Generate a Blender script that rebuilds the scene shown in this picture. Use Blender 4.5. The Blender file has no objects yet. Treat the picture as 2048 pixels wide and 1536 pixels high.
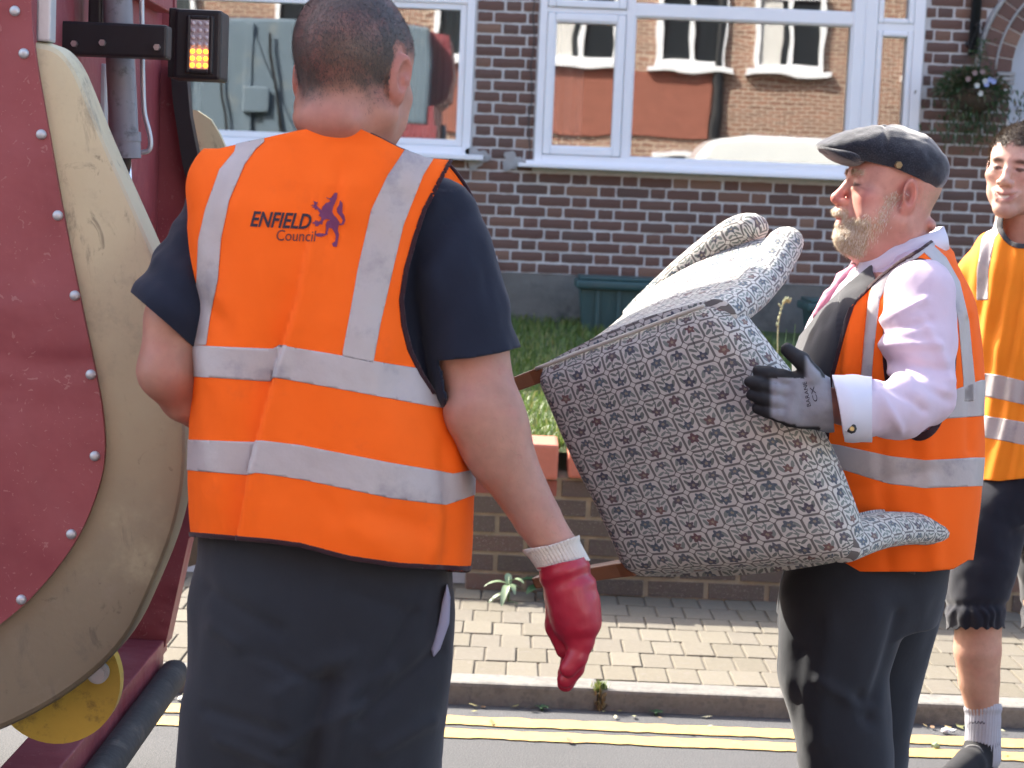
import bpy, bmesh, math, random
import numpy as np
from mathutils import Vector, Matrix

random.seed(7)
rng = np.random.default_rng(7)
SC = bpy.context.scene
COL = SC.collection
rad = math.radians

# ------------------------------------------------------------------ camera, sky, sun, exposure
CAMZ = 1.5
PITCH, ROLL, FPX = rad(5.3), rad(2.4), 3900.0
_r0 = np.array([1., 0, 0]); _u0 = np.array([0, math.sin(PITCH), math.cos(PITCH)])
CF = np.array([0, math.cos(PITCH), -math.sin(PITCH)])
CR = _r0 * math.cos(ROLL) + _u0 * math.sin(ROLL)
CU = _u0 * math.cos(ROLL) - _r0 * math.sin(ROLL)
cam_d = bpy.data.cameras.new('camera'); cam = bpy.data.objects.new('camera', cam_d); COL.objects.link(cam)
cam_d.sensor_width = 36.0; cam_d.lens = 36.0 * FPX / 2048.0; cam_d.clip_end = 500; cam_d.clip_start = 0.05
cam.matrix_world = Matrix(((CR[0], CU[0], -CF[0], 0), (CR[1], CU[1], -CF[1], 0), (CR[2], CU[2], -CF[2], CAMZ), (0, 0, 0, 1)))
cam_d.dof.use_dof = True; cam_d.dof.focus_distance = 3.7; cam_d.dof.aperture_fstop = 9.0
SC.camera = cam

SUN_EL, SUN_AZ = rad(40), rad(48)            # azimuth: degrees to the left of straight ahead (+Y)
SUN = np.array([-math.sin(SUN_AZ) * math.cos(SUN_EL), math.cos(SUN_AZ) * math.cos(SUN_EL), math.sin(SUN_EL)])
world = bpy.data.worlds.new('World'); SC.world = world; world.use_nodes = True
wn = world.node_tree; bg = wn.nodes['Background']
sky = wn.nodes.new('ShaderNodeTexSky'); sky.sky_type = 'NISHITA'; sky.sun_disc = False
sky.sun_elevation = SUN_EL; sky.sun_rotation = -SUN_AZ
sky.air_density = 1.0; sky.dust_density = 3.5; sky.ozone_density = 1.0
wn.links.new(sky.outputs[0], bg.inputs[0]); bg.inputs[1].default_value = 0.15
sl = bpy.data.lights.new('sun', 'SUN'); so = bpy.data.objects.new('sun', sl); COL.objects.link(so)
sl.energy = 3.9; sl.angle = rad(0.53); sl.color = (1.0, 0.94, 0.84)
so.rotation_euler = Vector(SUN).to_track_quat('Z', 'Y').to_euler()
SC.view_settings.view_transform = 'Standard'; SC.view_settings.look = 'None'
SC.view_settings.exposure = 2.0; SC.view_settings.gamma = 1.0
SC.cycles.max_bounces = 8; SC.cycles.transparent_max_bounces = 12
SC.cycles.use_denoising = True
SC.cycles.caustics_reflective = False; SC.cycles.caustics_refractive = False

def W(px, py, Y):
    """point of the place seen at that spot of the photograph, standing Y metres up the street's depth"""
    d = CR * (px - 1024) / FPX + CU * (768 - py) / FPX + CF
    return np.array([0, 0, CAMZ]) + d * (Y / d[1])
def WX(px, py, Y): return W(px, py, Y)[0]
def WZ(px, py, Y): return W(px, py, Y)[2]

# ------------------------------------------------------------------ node helper
class E:
    """a socket or a number with arithmetic, so that patterns can be written as formulas"""
    def __init__(s, nt, v): s.nt, s.v = nt, v
    def m(s, op, *a):
        n = s.nt.nodes.new('ShaderNodeMath'); n.operation = op
        for i, q in enumerate((s,) + a):
            q = q.v if isinstance(q, E) else q
            if isinstance(q, (int, float)): n.inputs[i].default_value = q
            else: s.nt.links.new(q, n.inputs[i])
        return E(s.nt, n.outputs[0])
    def __add__(s, o): return s.m('ADD', o)
    def __radd__(s, o): return s.m('ADD', o)
    def __sub__(s, o): return s.m('SUBTRACT', o)
    def __rsub__(s, o): return E(s.nt, float(o)).m('SUBTRACT', s)
    def __mul__(s, o): return s.m('MULTIPLY', o)
    def __rmul__(s, o): return s.m('MULTIPLY', o)
    def __truediv__(s, o): return s.m('DIVIDE', o)
    def __neg__(s): return s.m('MULTIPLY', -1.0)
    def frac(s): return s.m('FRACT')
    def floor(s): return s.m('FLOOR')
    def abs(s): return s.m('ABSOLUTE')
    def sqrt(s): return s.m('SQRT')
    def cos(s): return s.m('COSINE')
    def sin(s): return s.m('SINE')
    def atan2(s, o): return s.m('ARCTAN2', o)
    def max(s, o): return s.m('MAXIMUM', o)
    def min(s, o): return s.m('MINIMUM', o)
    def lt(s, o): return s.m('LESS_THAN', o)
    def gt(s, o): return s.m('GREATER_THAN', o)
    def step(s, a, b):
        n = s.nt.nodes.new('ShaderNodeMapRange'); n.interpolation_type = 'SMOOTHSTEP'
        s.nt.links.new(s.v, n.inputs[0]); n.inputs[1].default_value = a; n.inputs[2].default_value = b
        return E(s.nt, n.outputs[0])

class MB:
    """material under construction"""
    def __init__(s, name):
        s.m = bpy.data.materials.new(name); s.m.use_nodes = True; s.nt = s.m.node_tree
        s.b = s.nt.nodes['Principled BSDF']; s.tc = s.nt.nodes.new('ShaderNodeTexCoord')
    def link(s, a, b): s.nt.links.new(a.v if isinstance(a, E) else a, b)
    def noise(s, scale, detail=4, rough=.55, vec=None, out=0, dist=0.):
        n = s.nt.nodes.new('ShaderNodeTexNoise'); n.inputs['Scale'].default_value = scale
        n.inputs['Detail'].default_value = detail; n.inputs['Roughness'].default_value = rough
        n.inputs['Distortion'].default_value = dist
        s.nt.links.new(vec if vec is not None else s.tc.outputs['Object'], n.inputs['Vector'])
        return E(s.nt, n.outputs[out])
    def xyz(s, sock=None):
        n = s.nt.nodes.new('ShaderNodeSeparateXYZ'); s.nt.links.new(sock or s.tc.outputs['Object'], n.inputs[0])
        return [E(s.nt, n.outputs[i]) for i in range(3)]
    def comb(s, *a):
        n = s.nt.nodes.new('ShaderNodeCombineXYZ')
        for i, q in enumerate(a):
            if isinstance(q, E): s.link(q, n.inputs[i]) if not isinstance(q.v, float) else None
            else: n.inputs[i].default_value = q
        return n.outputs[0]
    def val(s, x): return E(s.nt, float(x))
    def mix(s, fac, a, b, blend='MIX'):
        n = s.nt.nodes.new('ShaderNodeMix'); n.data_type = 'RGBA'; n.blend_type = blend
        if isinstance(fac, (int, float)): n.inputs[0].default_value = fac
        else: s.link(fac, n.inputs[0])
        for q, i in ((a, 6), (b, 7)):
            if isinstance(q, tuple): n.inputs[i].default_value = (q[0], q[1], q[2], 1)
            else: s.link(q, n.inputs[i])
        return n.outputs[2]
    def bright(s, col, e):
        """multiply a colour by a number"""
        n = s.nt.nodes.new('ShaderNodeVectorMath'); n.operation = 'SCALE'
        if isinstance(col, tuple): n.inputs[0].default_value = col
        else: s.link(col, n.inputs[0])
        s.link(e, n.inputs['Scale']); return n.outputs[0]
    def attr(s, name, kind='GEOMETRY'):
        n = s.nt.nodes.new('ShaderNodeAttribute'); n.attribute_name = name; n.attribute_type = kind; return n
    def ramp(s, fac, stops):
        n = s.nt.nodes.new('ShaderNodeValToRGB'); s.link(fac, n.inputs[0]); cr = n.color_ramp
        while len(cr.elements) < len(stops): cr.elements.new(.5)
        for e, (p, c) in zip(cr.elements, stops): e.position = p; e.color = (c[0], c[1], c[2], 1)
        return n.outputs[0]
    def bump(s, h, strength=.3, dist=.002):
        n = s.nt.nodes.new('ShaderNodeBump'); n.inputs['Strength'].default_value = strength
        n.inputs['Distance'].default_value = dist; s.link(h, n.inputs['Height'])
        prev = s.b.inputs['Normal']
        if prev.is_linked: s.nt.links.new(prev.links[0].from_socket, n.inputs['Normal'])
        s.nt.links.new(n.outputs[0], prev)
    def set(s, base=None, rough=None, metal=None, spec=None, sheen=None, sub=None, coat=None):
        i = s.b.inputs
        if base is not None:
            if isinstance(base, tuple): i['Base Color'].default_value = (*base, 1)
            else: s.link(base, i['Base Color'])
        if rough is not None:
            if isinstance(rough, (int, float)): i['Roughness'].default_value = rough
            else: s.link(rough, i['Roughness'])
        if metal is not None: i['Metallic'].default_value = metal
        if spec is not None: i['Specular IOR Level'].default_value = spec
        if sheen is not None: i['Sheen Weight'].default_value = sheen
        if coat is not None: i['Coat Weight'].default_value = coat
        if sub is not None:
            i['Subsurface Weight'].default_value = sub; i['Subsurface Radius'].default_value = (.012, .005, .003); i['Subsurface Scale'].default_value = 1.0
        return s

def simple(name, base, rough=.6, var=.15, scale=8., bump=.15, bscale=150., bdist=.001, metal=0., spec=.5, sheen=None, dirt=None, dscale=5., coat=None):
    b = MB(name)
    n = b.noise(scale, 5)
    c = b.bright(base, (n - .5) * (2 * var) + 1.0)
    if dirt: c = b.mix(b.noise(dscale, 6, .65).step(.52, .72) * dirt[3], c, tuple(dirt[:3]))
    b.set(c, rough, metal, spec, sheen, coat=coat)
    if bump: b.bump(b.noise(bscale, 3), bump, bdist)
    return b.m

# ------------------------------------------------------------------ object helpers
ROOTLOC = {}
def tag(o, label=None, cat=None, group=None, kind=None):
    if label: o['label'] = label
    if cat: o['category'] = cat
    if group: o['group'] = group
    if kind: o['kind'] = kind
    return o
def thing(name, loc, label=None, cat=None, group=None, kind=None):
    o = bpy.data.objects.new(name, None); o.empty_display_size = .1; COL.objects.link(o); o.location = loc
    ROOTLOC[o.name] = np.array(loc, float)
    return tag(o, label, cat, group, kind)
def link_mesh(name, me, mat=None, parent=None, loc=None):
    o = bpy.data.objects.new(name, me); COL.objects.link(o)
    if mat is not None and not me.materials: me.materials.append(mat)
    if parent is not None: o.parent = parent
    if loc is not None: o.location = loc
    return o
def mk(name, V, Fs, mat, parent=None, smooth=False, attrs=None, origin=None):
    """one mesh object from world-space vertices"""
    V = np.asarray(V, float).reshape(-1, 3)
    org = np.array(origin, float) if origin is not None else (ROOTLOC.get(parent.name, np.zeros(3)) if parent is not None else np.zeros(3))
    me = bpy.data.meshes.new(name)
    if isinstance(Fs, np.ndarray):
        n = Fs.shape[1]; me.vertices.add(len(V)); me.vertices.foreach_set('co', (V - org).astype(np.float32).ravel())
        me.loops.add(Fs.size); me.loops.foreach_set('vertex_index', Fs.astype(np.int32).ravel())
        me.polygons.add(len(Fs)); me.polygons.foreach_set('loop_start', np.arange(0, Fs.size, n, dtype=np.int32))
        me.update(calc_edges=True); me.validate()
    else:
        me.from_pydata([tuple(v) for v in (V - org)], [], Fs); me.update()
    if smooth: me.polygons.foreach_set('use_smooth', [True] * len(me.polygons))
    for k, a in (attrs or {}).items():
        a = np.asarray(a, np.float32)
        if a.ndim == 1:
            t = me.attributes.new(k, 'FLOAT', 'POINT'); t.data.foreach_set('value', a)
        else:
            t = me.attributes.new(k, 'FLOAT_COLOR', 'POINT'); t.data.foreach_set('color', np.c_[a, np.ones(len(a))].astype(np.float32).ravel())
    o = link_mesh(name, me, mat, parent)
    if parent is not None: ROOTLOC[o.name] = org
    elif origin is not None: o.location = origin
    return o
class Geo:
    """collects boxes, tubes and prisms into one mesh"""
    def __init__(s): s.V = []; s.F = []; s.n = 0
    def add(s, V, F):
        s.V += [tuple(v) for v in V]; s.F += [tuple(i + s.n for i in f) for f in F]; s.n += len(V); return s
    def box(s, lo, hi, bev=0.0):
        x0, y0, z0 = lo; x1, y1, z1 = hi; b = bev
        if b <= 0:
            V = [(x0, y0, z0), (x1, y0, z0), (x1, y1, z0), (x0, y1, z0), (x0, y0, z1), (x1, y0, z1), (x1, y1, z1), (x0, y1, z1)]
            return s.add(V, [(0, 3, 2, 1), (4, 5, 6, 7), (0, 1, 5, 4), (1, 2, 6, 5), (2, 3, 7, 6), (3, 0, 4, 7)])
        bm = bmesh.new(); bmesh.ops.create_cube(bm, size=1)
        for v in bm.verts:
            v.co = Vector(((x0 + x1) / 2 + v.co.x * (x1 - x0), (y0 + y1) / 2 + v.co.y * (y1 - y0), (z0 + z1) / 2 + v.co.z * (z1 - z0)))
        bmesh.ops.bevel(bm, geom=bm.edges[:], offset=b, segments=2, affect='EDGES', profile=.6)
        bm.verts.index_update(); s.add([v.co[:] for v in bm.verts], [tuple(v.index for v in f.verts) for f in bm.faces]); bm.free(); return s
    def tube(s, pts, r, n=12, cap=True, flat=None):
        pts = [np.array(p, float) for p in pts]; rs = r if hasattr(r, '__len__') else [r] * len(pts)
        V = []; F = []; up = np.array([0, 0, 1.])
        for i, p in enumerate(pts):
            t = pts[min(i + 1, len(pts) - 1)] - pts[max(i - 1, 0)]; t = t / np.linalg.norm(t)
            if i == 0:
                a = np.cross(t, up); a = a if np.linalg.norm(a) > 1e-3 else np.array([1., 0, 0])
            a = a - t * (a @ t); a /= np.linalg.norm(a); b = np.cross(t, a)
            for k in range(n):
                w = 2 * math.pi * k / n; V.append(p + rs[i] * (math.cos(w) * a + math.sin(w) * b))
        for i in range(len(pts) - 1):
            for k in range(n): F.append((i * n + k, i * n + (k + 1) % n, (i + 1) * n + (k + 1) % n, (i + 1) * n + k))
        if cap: F.append(tuple(range(n))[::-1]); F.append(tuple((len(pts) - 1) * n + k for k in range(n)))
        return s.add(V, F)
    def prism(s, poly, d):
        """closed planar polygon extruded by vector d"""
        n = len(poly); P = [np.array(p, float) for p in poly]; d = np.array(d, float)
        return s.add(P + [p + d for p in P], [tuple(range(n))[::-1], tuple(range(n, 2 * n))] + [(i, (i + 1) % n, n + (i + 1) % n, n + i) for i in range(n)])
    def quad(s, *p): return s.add(p, [tuple(range(len(p)))])
    def build(s, name, mat, parent=None, smooth=False, origin=None):
        return mk(name, np.array(s.V), s.F, mat, parent, smooth, origin=origin)
def autosmooth(o, ang=35):
    me = o.data; me.polygons.foreach_set('use_smooth', [True] * len(me.polygons))
    bm = bmesh.new(); bm.from_mesh(me); bmesh.ops.recalc_face_normals(bm, faces=bm.faces[:])
    for e in bm.edges: e.smooth = not (len(e.link_faces) == 2 and e.calc_face_angle(0) > rad(ang))
    bm.to_mesh(me); bm.free(); return o
def fixn(o):
    me = o.data; bm = bmesh.new(); bm.from_mesh(me); bmesh.ops.recalc_face_normals(bm, faces=bm.faces[:]); bm.to_mesh(me); bm.free(); return o
def solidify(o, t, off=0.):
    m = o.modifiers.new('thickness', 'SOLIDIFY'); m.thickness = t; m.offset = off; return o

# ------------------------------------------------------------------ 3D value noise (numpy) and signed distance modelling
_perm = rng.random(4096).astype(np.float32)
def vnoise(P, s, seed=0):
    Q = np.asarray(P) * s + seed * 17.31; I = np.floor(Q).astype(np.int64); f = Q - I; f = f * f * (3 - 2 * f)
    r = 0
    for dx in (0, 1):
        for dy in (0, 1):
            for dz in (0, 1):
                h = ((I[..., 0] + dx) * 374761393 + (I[..., 1] + dy) * 668265263 + (I[..., 2] + dz) * 2147483647 + seed * 974711) & 0x7fffffff
                h = ((h ^ (h >> 13)) * 1274126177) & 0x7fffffff
                r = r + _perm[h % 4096] * (f[..., 0] if dx else 1 - f[..., 0]) * (f[..., 1] if dy else 1 - f[..., 1]) * (f[..., 2] if dz else 1 - f[..., 2])
    return r * 2 - 1
def fbm(P, s, seed=0, o=3):
    return sum(vnoise(P, s * 2 ** i, seed + i) * .5 ** i for i in range(o))
def sstep(x, a, b):
    t = np.clip((x - a) / (b - a), 0, 1); return t * t * (3 - 2 * t)
def rotm(ax=0, ay=0, az=0):
    return np.array((Matrix.Rotation(rad(az), 3, 'Z') @ Matrix.Rotation(rad(ay), 3, 'Y') @ Matrix.Rotation(rad(ax), 3, 'X')))

class SDF:
    def __init__(s): s.p = []
    def ell(s, c, r, k=.01, R=None, op='u'):
        c = np.array(c, float); r = np.array(r, float)
        def f(P):
            q = P - c
            if R is not None: q = q @ R
            n = np.sqrt((q / r)**2 @ np.ones(3)); n2 = np.sqrt((q / r**2)**2 @ np.ones(3)) + 1e-9
            return n * (n - 1) / n2
        m = max(r); s.p.append((f, c - m, c + m, k, op)); return s
    def cone(s, a, b, ra, rb, k=.01, op='u', flat=None):
        a = np.array(a, float); b = np.array(b, float); ba = b - a; L = ba @ ba
        if flat is not None: fn = np.array(flat[0], float); fn = fn / np.linalg.norm(fn); fs = flat[1]
        def f(P):
            q = P - a; t = np.clip(q @ ba / L, 0, 1); v = q - t[..., None] * ba; rr = ra + (rb - ra) * t
            if flat is not None:                    # squash the section along one direction
                v = v + (v @ fn)[..., None] * fn * (1 / fs - 1)
                return (np.sqrt((v * v) @ np.ones(3)) - rr) * min(1, fs)
            return np.sqrt((v * v) @ np.ones(3)) - rr
        m = max(ra, rb); s.p.append((f, np.minimum(a, b) - m, np.maximum(a, b) + m, k, op)); return s
    def chain(s, pts, rs, k=.01, op='u', flat=None):
        for i in range(len(pts) - 1): s.cone(pts[i], pts[i + 1], rs[i], rs[i + 1], k if i == 0 else min(k, .006), op, flat)
        return s
    def loft(s, tab, k=.01, op='u', ex=2.3, rot=0.):
        """upright tube: rows of z, cx, cy, rx, ry"""
        t = np.array(sorted(map(tuple, tab)), float); ca, sa = math.cos(rad(rot)), math.sin(rad(rot))
        zz = np.linspace(t[0, 0], t[-1, 0], 240); cols = []
        for j in range(1, 5):
            y = np.interp(zz, t[:, 0], t[:, j]); w = np.hanning(21); w /= w.sum()
            cols.append(np.convolve(np.pad(y, 10, mode='reflect', reflect_type='odd'), w, 'valid'))
        def f(P):
            z = np.clip(P[..., 2], zz[0], zz[-1]); cx, cy, rx, ry = (np.interp(z, zz, c) for c in cols)
            x = P[..., 0] - cx; y = P[..., 1] - cy; x, y = x * ca + y * sa, y * ca - x * sa
            d = ((np.abs(x) / rx)**ex + (np.abs(y) / ry)**ex)**(1 / ex)
            d = (d - 1) * np.minimum(rx, ry) * (.55 + .45 * d / (d + .3))
            return np.maximum(d, np.abs(P[..., 2] - (zz[0] + zz[-1]) / 2) - (zz[-1] - zz[0]) / 2)
        m = max(t[:, 3].max(), t[:, 4].max())
        s.p.append((f, np.array([t[:, 1].min() - m, t[:, 2].min() - m, zz[0]]), np.array([t[:, 1].max() + m, t[:, 2].max() + m, zz[-1]]), k, op)); return s
    def mesh(s, h=.004, pad=.02, smooth=2, disp=None, lo=None, hi=None):
        L = np.min([p[1] for p in s.p if p[4] == 'u'], 0) - pad if lo is None else np.array(lo, float)
        H = np.max([p[2] for p in s.p if p[4] == 'u'], 0) + pad if hi is None else np.array(hi, float)
        n = np.ceil((H - L) / h).astype(int) + 1
        D = np.full(n, 1., np.float32); ax = [L[i] + h * np.arange(n[i]) for i in range(3)]
        for f, a, b, k, op in s.p:
            m = max(k * 1.5, 3 * h)
            i0 = np.clip(np.floor((a - m - L) / h).astype(int), 0, n); i1 = np.clip(np.ceil((b + m - L) / h).astype(int) + 1, 0, n)
            if np.any(i1 <= i0): continue
            sl_ = tuple(slice(i0[j], i1[j]) for j in range(3))
            P = np.stack(np.meshgrid(*[ax[j][sl_[j]] for j in range(3)], indexing='ij'), -1)
            d = f(P).astype(np.float32); o = D[sl_]
            if op == 'u':
                t = np.clip(.5 + .5 * (o - d) / k, 0, 1); D[sl_] = o * (1 - t) + d * t - k * t * (1 - t)
            else:
                t = np.clip(.5 - .5 * (o + d) / k, 0, 1); D[sl_] = o * (1 - t) - d * t + k * t * (1 - t)
        V, Fq = surfnet(D, L, h)
        V = relax(V, Fq, smooth)
        return V, Fq
def surfnet(D, L, h):
    ins = D < 0; n = np.array(D.shape)
    c = ins[:-1, :-1, :-1].astype(np.int8)
    S = np.zeros(n - 1, np.int8)
    off = [(i, j, k) for i in (0, 1) for j in (0, 1) for k in (0, 1)]
    sl_ = lambda o: tuple(slice(o[a], n[a] - 1 + o[a]) for a in range(3))
    for o in off: S += ins[sl_(o)]
    act = (S > 0) & (S < 8); idx = np.full(n - 1, -1, np.int64); A = np.argwhere(act); idx[act] = np.arange(len(A))
    cor = {o: D[A[:, 0] + o[0], A[:, 1] + o[1], A[:, 2] + o[2]] for o in off}
    acc = np.zeros((len(A), 3)); cnt = np.zeros(len(A))
    for o in off:
        for a in range(3):
            if o[a]: continue
            q = list(o); q[a] = 1; q = tuple(q); d0, d1 = cor[o], cor[q]; m = (d0 < 0) != (d1 < 0)
            t = np.where(m, d0 / np.where(m, d0 - d1, 1), 0); p = np.array(o, float)[None] + np.zeros((len(A), 3)); p[:, a] += t
            acc[m] += p[m]; cnt[m] += 1
    V = L + h * (A + acc / cnt[:, None]); F = []
    for a in range(3):
        b, c_ = (a + 1) % 3, (a + 2) % 3
        s0 = [slice(1, n[i] - 1) for i in range(3)]; s1 = list(s0); s0[a] = slice(0, n[a] - 1); s1[a] = slice(1, n[a])
        X0, X1 = ins[tuple(s0)], ins[tuple(s1)]; E_ = np.argwhere(X0 != X1)
        if not len(E_): continue
        base = E_.copy(); base[:, b] += 1; base[:, c_] += 1; g = X0[tuple(E_.T)]
        def at(db, dc):
            q = base.copy(); q[:, b] -= db; q[:, c_] -= dc; return idx[tuple(q.T)]
        q = np.stack([at(1, 1), at(0, 1), at(0, 0), at(1, 0)], 1); q[~g] = q[~g][:, ::-1]; F.append(q)
    return V, np.concatenate(F)
def relax(V, F, it, lam=.5):
    if it <= 0: return V
    e = np.concatenate([F[:, [i, (i + 1) % F.shape[1]]] for i in range(F.shape[1])]); e = np.concatenate([e, e[:, ::-1]])
    dg = np.bincount(e[:, 0], minlength=len(V)).astype(float); dg[dg == 0] = 1
    for k in range(it * 2):
        S = np.stack([np.bincount(e[:, 0], weights=V[e[:, 1], j], minlength=len(V)) for j in range(3)], 1) / dg[:, None]
        V = V + (lam if k % 2 == 0 else -lam * 1.04) * (S - V)
    return V
def vnormals(V, F):
    a = V[F[:, 1]] - V[F[:, 0]]; b = V[F[:, 2]] - V[F[:, 0]]
    if F.shape[1] == 4: a = V[F[:, 2]] - V[F[:, 0]]; b = V[F[:, 3]] - V[F[:, 1]]
    n = np.cross(a, b); N = np.zeros_like(V)
    for j in range(F.shape[1]):
        for c in range(3): N[:, c] += np.bincount(F[:, j], weights=n[:, c], minlength=len(V))
    return N / (np.linalg.norm(N, axis=1, keepdims=True) + 1e-12)
def tris(F):
    return F if F.shape[1] == 3 else np.concatenate([F[:, [0, 1, 2]], F[:, [0, 2, 3]]])
def clip(V, T, f):
    """keep the part of a triangle mesh where f > 0, cut cleanly along f = 0"""
    T = tris(T); k = f > 0; c = k[T].sum(1); out = [T[c == 3]]; newV = []; cache = {}
    def cut(i, j):
        key = (i, j) if i < j else (j, i)
        if key not in cache:
            t = f[i] / (f[i] - f[j]); cache[key] = len(V) + len(newV); newV.append(V[i] + t * (V[j] - V[i]))
        return cache[key]
    ex = []
    for t in T[(c == 1) | (c == 2)]:
        kk = k[t]
        if kk.sum() == 1:
            i = int(np.argmax(kk)); a, b, d = t[i], t[(i + 1) % 3], t[(i + 2) % 3]; ex.append((a, cut(a, b), cut(a, d)))
        else:
            i = int(np.argmin(kk)); a, b, d = t[i], t[(i + 1) % 3], t[(i + 2) % 3]; p, q = cut(a, b), cut(a, d)
            ex.append((p, b, d)); ex.append((p, d, q))
    if ex: out.append(np.array(ex))
    T2 = np.concatenate(out); V2 = np.concatenate([V, np.array(newV).reshape(-1, 3)]) if newV else V
    u, inv = np.unique(T2, return_inverse=True)
    return V2[u], inv.reshape(-1, 3)
def pl(z, pts):
    """piecewise linear function through pts"""
    p = np.array(sorted(pts)); return np.interp(z, p[:, 0], p[:, 1])

# ================================================================== MATERIALS OF THE SETTING
def mat_asphalt():
    b = MB('asphalt'); n = b.noise(260, 3); v = b.nt.nodes.new('ShaderNodeTexVoronoi'); v.inputs['Scale'].default_value = 190
    b.link(b.tc.outputs['Object'], v.inputs['Vector']); sp = E(b.nt, v.outputs['Distance'])
    tone = b.noise(2.2, 5); c = b.mix(n.step(.35, .7), (.04, .04, .042), (.10, .10, .102))
    c = b.mix(sp.step(.25, .05) * .6, c, (.17, .165, .155)); c = b.bright(c, tone * .5 + .75)
    b.set(c, .85); b.bump(n, .8, .003); return b.m
def mat_rnd(name, stops, rough, mott, spots=None, bs=.4, scale=55, moss=None):
    """masonry piece: tone picked per piece, mottled"""
    b = MB(name); oi = b.nt.nodes.new('ShaderNodeObjectInfo'); at = b.attr('rnd')
    r = (E(b.nt, oi.outputs['Random']) + E(b.nt, at.outputs['Fac'])).frac()
    vec = b.tc.outputs['Object']
    ad = b.nt.nodes.new('ShaderNodeVectorMath'); ad.operation = 'ADD'
    b.link(vec, ad.inputs[0]); b.link(b.bright((9.1, 3.7, 5.3), E(b.nt, oi.outputs['Random'])), ad.inputs[1]); vec = ad.outputs[0]
    n = b.noise(scale, 6, .6, vec); c = b.bright(b.ramp(r, stops), (n - .5) * (2 * mott) + 1.0)
    if moss: c = b.mix(b.noise(9, 6, .6, vec).step(.5, .68) * moss[3], c, tuple(moss[:3]))
    if spots: c = b.mix(b.noise(spots[4], 2, .5, vec).step(spots[5], spots[5] + .05) * spots[3], c, tuple(spots[:3]))
    b.set(c, rough); b.bump(b.noise(scale * 4, 4, .6, vec), bs, .002); return b.m
M = {}
M['asphalt'] = mat_asphalt()
M['ground'] = simple('ground_earth', (.16, .15, .13))
M['yellow_line'] = simple('yellow_road_paint', (.46, .30, .10), .7, .25, 30, .6, 220, .002, dirt=(.16, .15, .14, .75), dscale=26)
M['kerb'] = mat_rnd('kerb_concrete', [(0, (.155, .147, .132)), (1, (.20, .19, .168))], .9, .35, (.13, .125, .12, .6, 45, .58), .8, 60, (.10, .095, .085, .75))
M['sand'] = simple('paving_sand', (.115, .098, .074), .95, .4, 30, .5, 200, .002)
M['paver'] = mat_rnd('paver_concrete', [(0, (.122, .106, .076)), (.35, (.148, .130, .095)), (.7, (.130, .114, .088)), (1, (.160, .142, .106))], .9, .22, (.16, .14, .12, .45, 38, .62), .7, 70)
M['mortar'] = simple('white_mortar', (.55, .535, .52), .9, .2, 20, .5, 120, .002, dirt=(.40, .38, .36, .35))
M['brick'] = mat_rnd('maroon_brick', [(0, (.115, .060, .047)), (.4, (.142, .073, .055)), (.75, (.105, .063, .052)), (.92, (.17, .088, .062)), (1, (.22, .125, .085))], .8, .3, None, .35, 60)
M['gbrick'] = mat_rnd('weathered_garden_brick', [(0, (.085, .068, .055)), (.5, (.12, .092, .072)), (.8, (.10, .075, .062)), (1, (.19, .115, .085))], .9, .5, (.45, .42, .38, .9, 30, .66), .8, 45, (.13, .12, .08, .6))
M['redbrick'] = mat_rnd('red_garden_brick', [(0, (.25, .075, .055)), (1, (.30, .10, .07))], .85, .3, None, .5)
M['gmortar'] = simple('old_mortar', (.27, .225, .15), .95, .4, 25, .6, 120, .003, dirt=(.16, .14, .11, .7))
M['coping'] = mat_rnd('red_coping_tile', [(0, (.42, .13, .08)), (1, (.47, .16, .10))], .7, .12, None, .2)
M['render'] = simple('grey_plinth_render', (.15, .14, .125), .95, .35, 9, .8, 60, .004, dirt=(.07, .07, .065, .8))
M['upvc'] = simple('white_upvc', (.80, .80, .82), .35, .03, 3, 0)
M['cement'] = simple('grey_cement', (.33, .32, .31), .9, .3, 20, .5, 90, .003)
M['blackmetal'] = simple('black_painted_metal', (.012, .013, .016), .45, .3, 20, .1)
M['teal'] = simple('teal_plastic', (.026, .068, .070), .5, .25, 6, .1, dirt=(.05, .06, .06, .7))
M['door'] = simple('pale_blue_grey_door', (.42, .46, .52), .4, .04, 3, 0)
M['room'] = simple('dim_room_wall', (.22, .19, .17), .9)
M['net'] = simple('net_curtain', (.60, .58, .55), .9, .1, 20, 0)
M['redfab'] = simple('red_furniture', (.35, .06, .05), .8)
M['steel'] = simple('bare_steel', (.55, .55, .56), .35, .2, 30, .2, metal=1.)
def mat_glass():
    b = MB('window_glass'); nt = b.nt; g = nt.nodes.new('ShaderNodeBsdfGlossy'); g.inputs['Roughness'].default_value = .01
    t = nt.nodes.new('ShaderNodeBsdfTransparent'); t.inputs[0].default_value = (.80, .84, .83, 1)
    lw = nt.nodes.new('ShaderNodeLayerWeight'); lw.inputs[0].default_value = .35
    mx = nt.nodes.new('ShaderNodeMixShader'); b.link(E(nt, lw.outputs['Fresnel']) * .6 + .24, mx.inputs[0])
    bp = nt.nodes.new('ShaderNodeBump'); bp.inputs['Strength'].default_value = .13; bp.inputs['Distance'].default_value = .006
    b.link(b.noise(1.9, 2, .45), bp.inputs['Height']); nt.links.new(bp.outputs[0], g.inputs['Normal'])
    nt.links.new(t.outputs[0], mx.inputs[1]); nt.links.new(g.outputs[0], mx.inputs[2])
    nt.links.new(mx.outputs[0], nt.nodes['Material Output'].inputs['Surface']); return b.m
M['glass'] = mat_glass()
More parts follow.
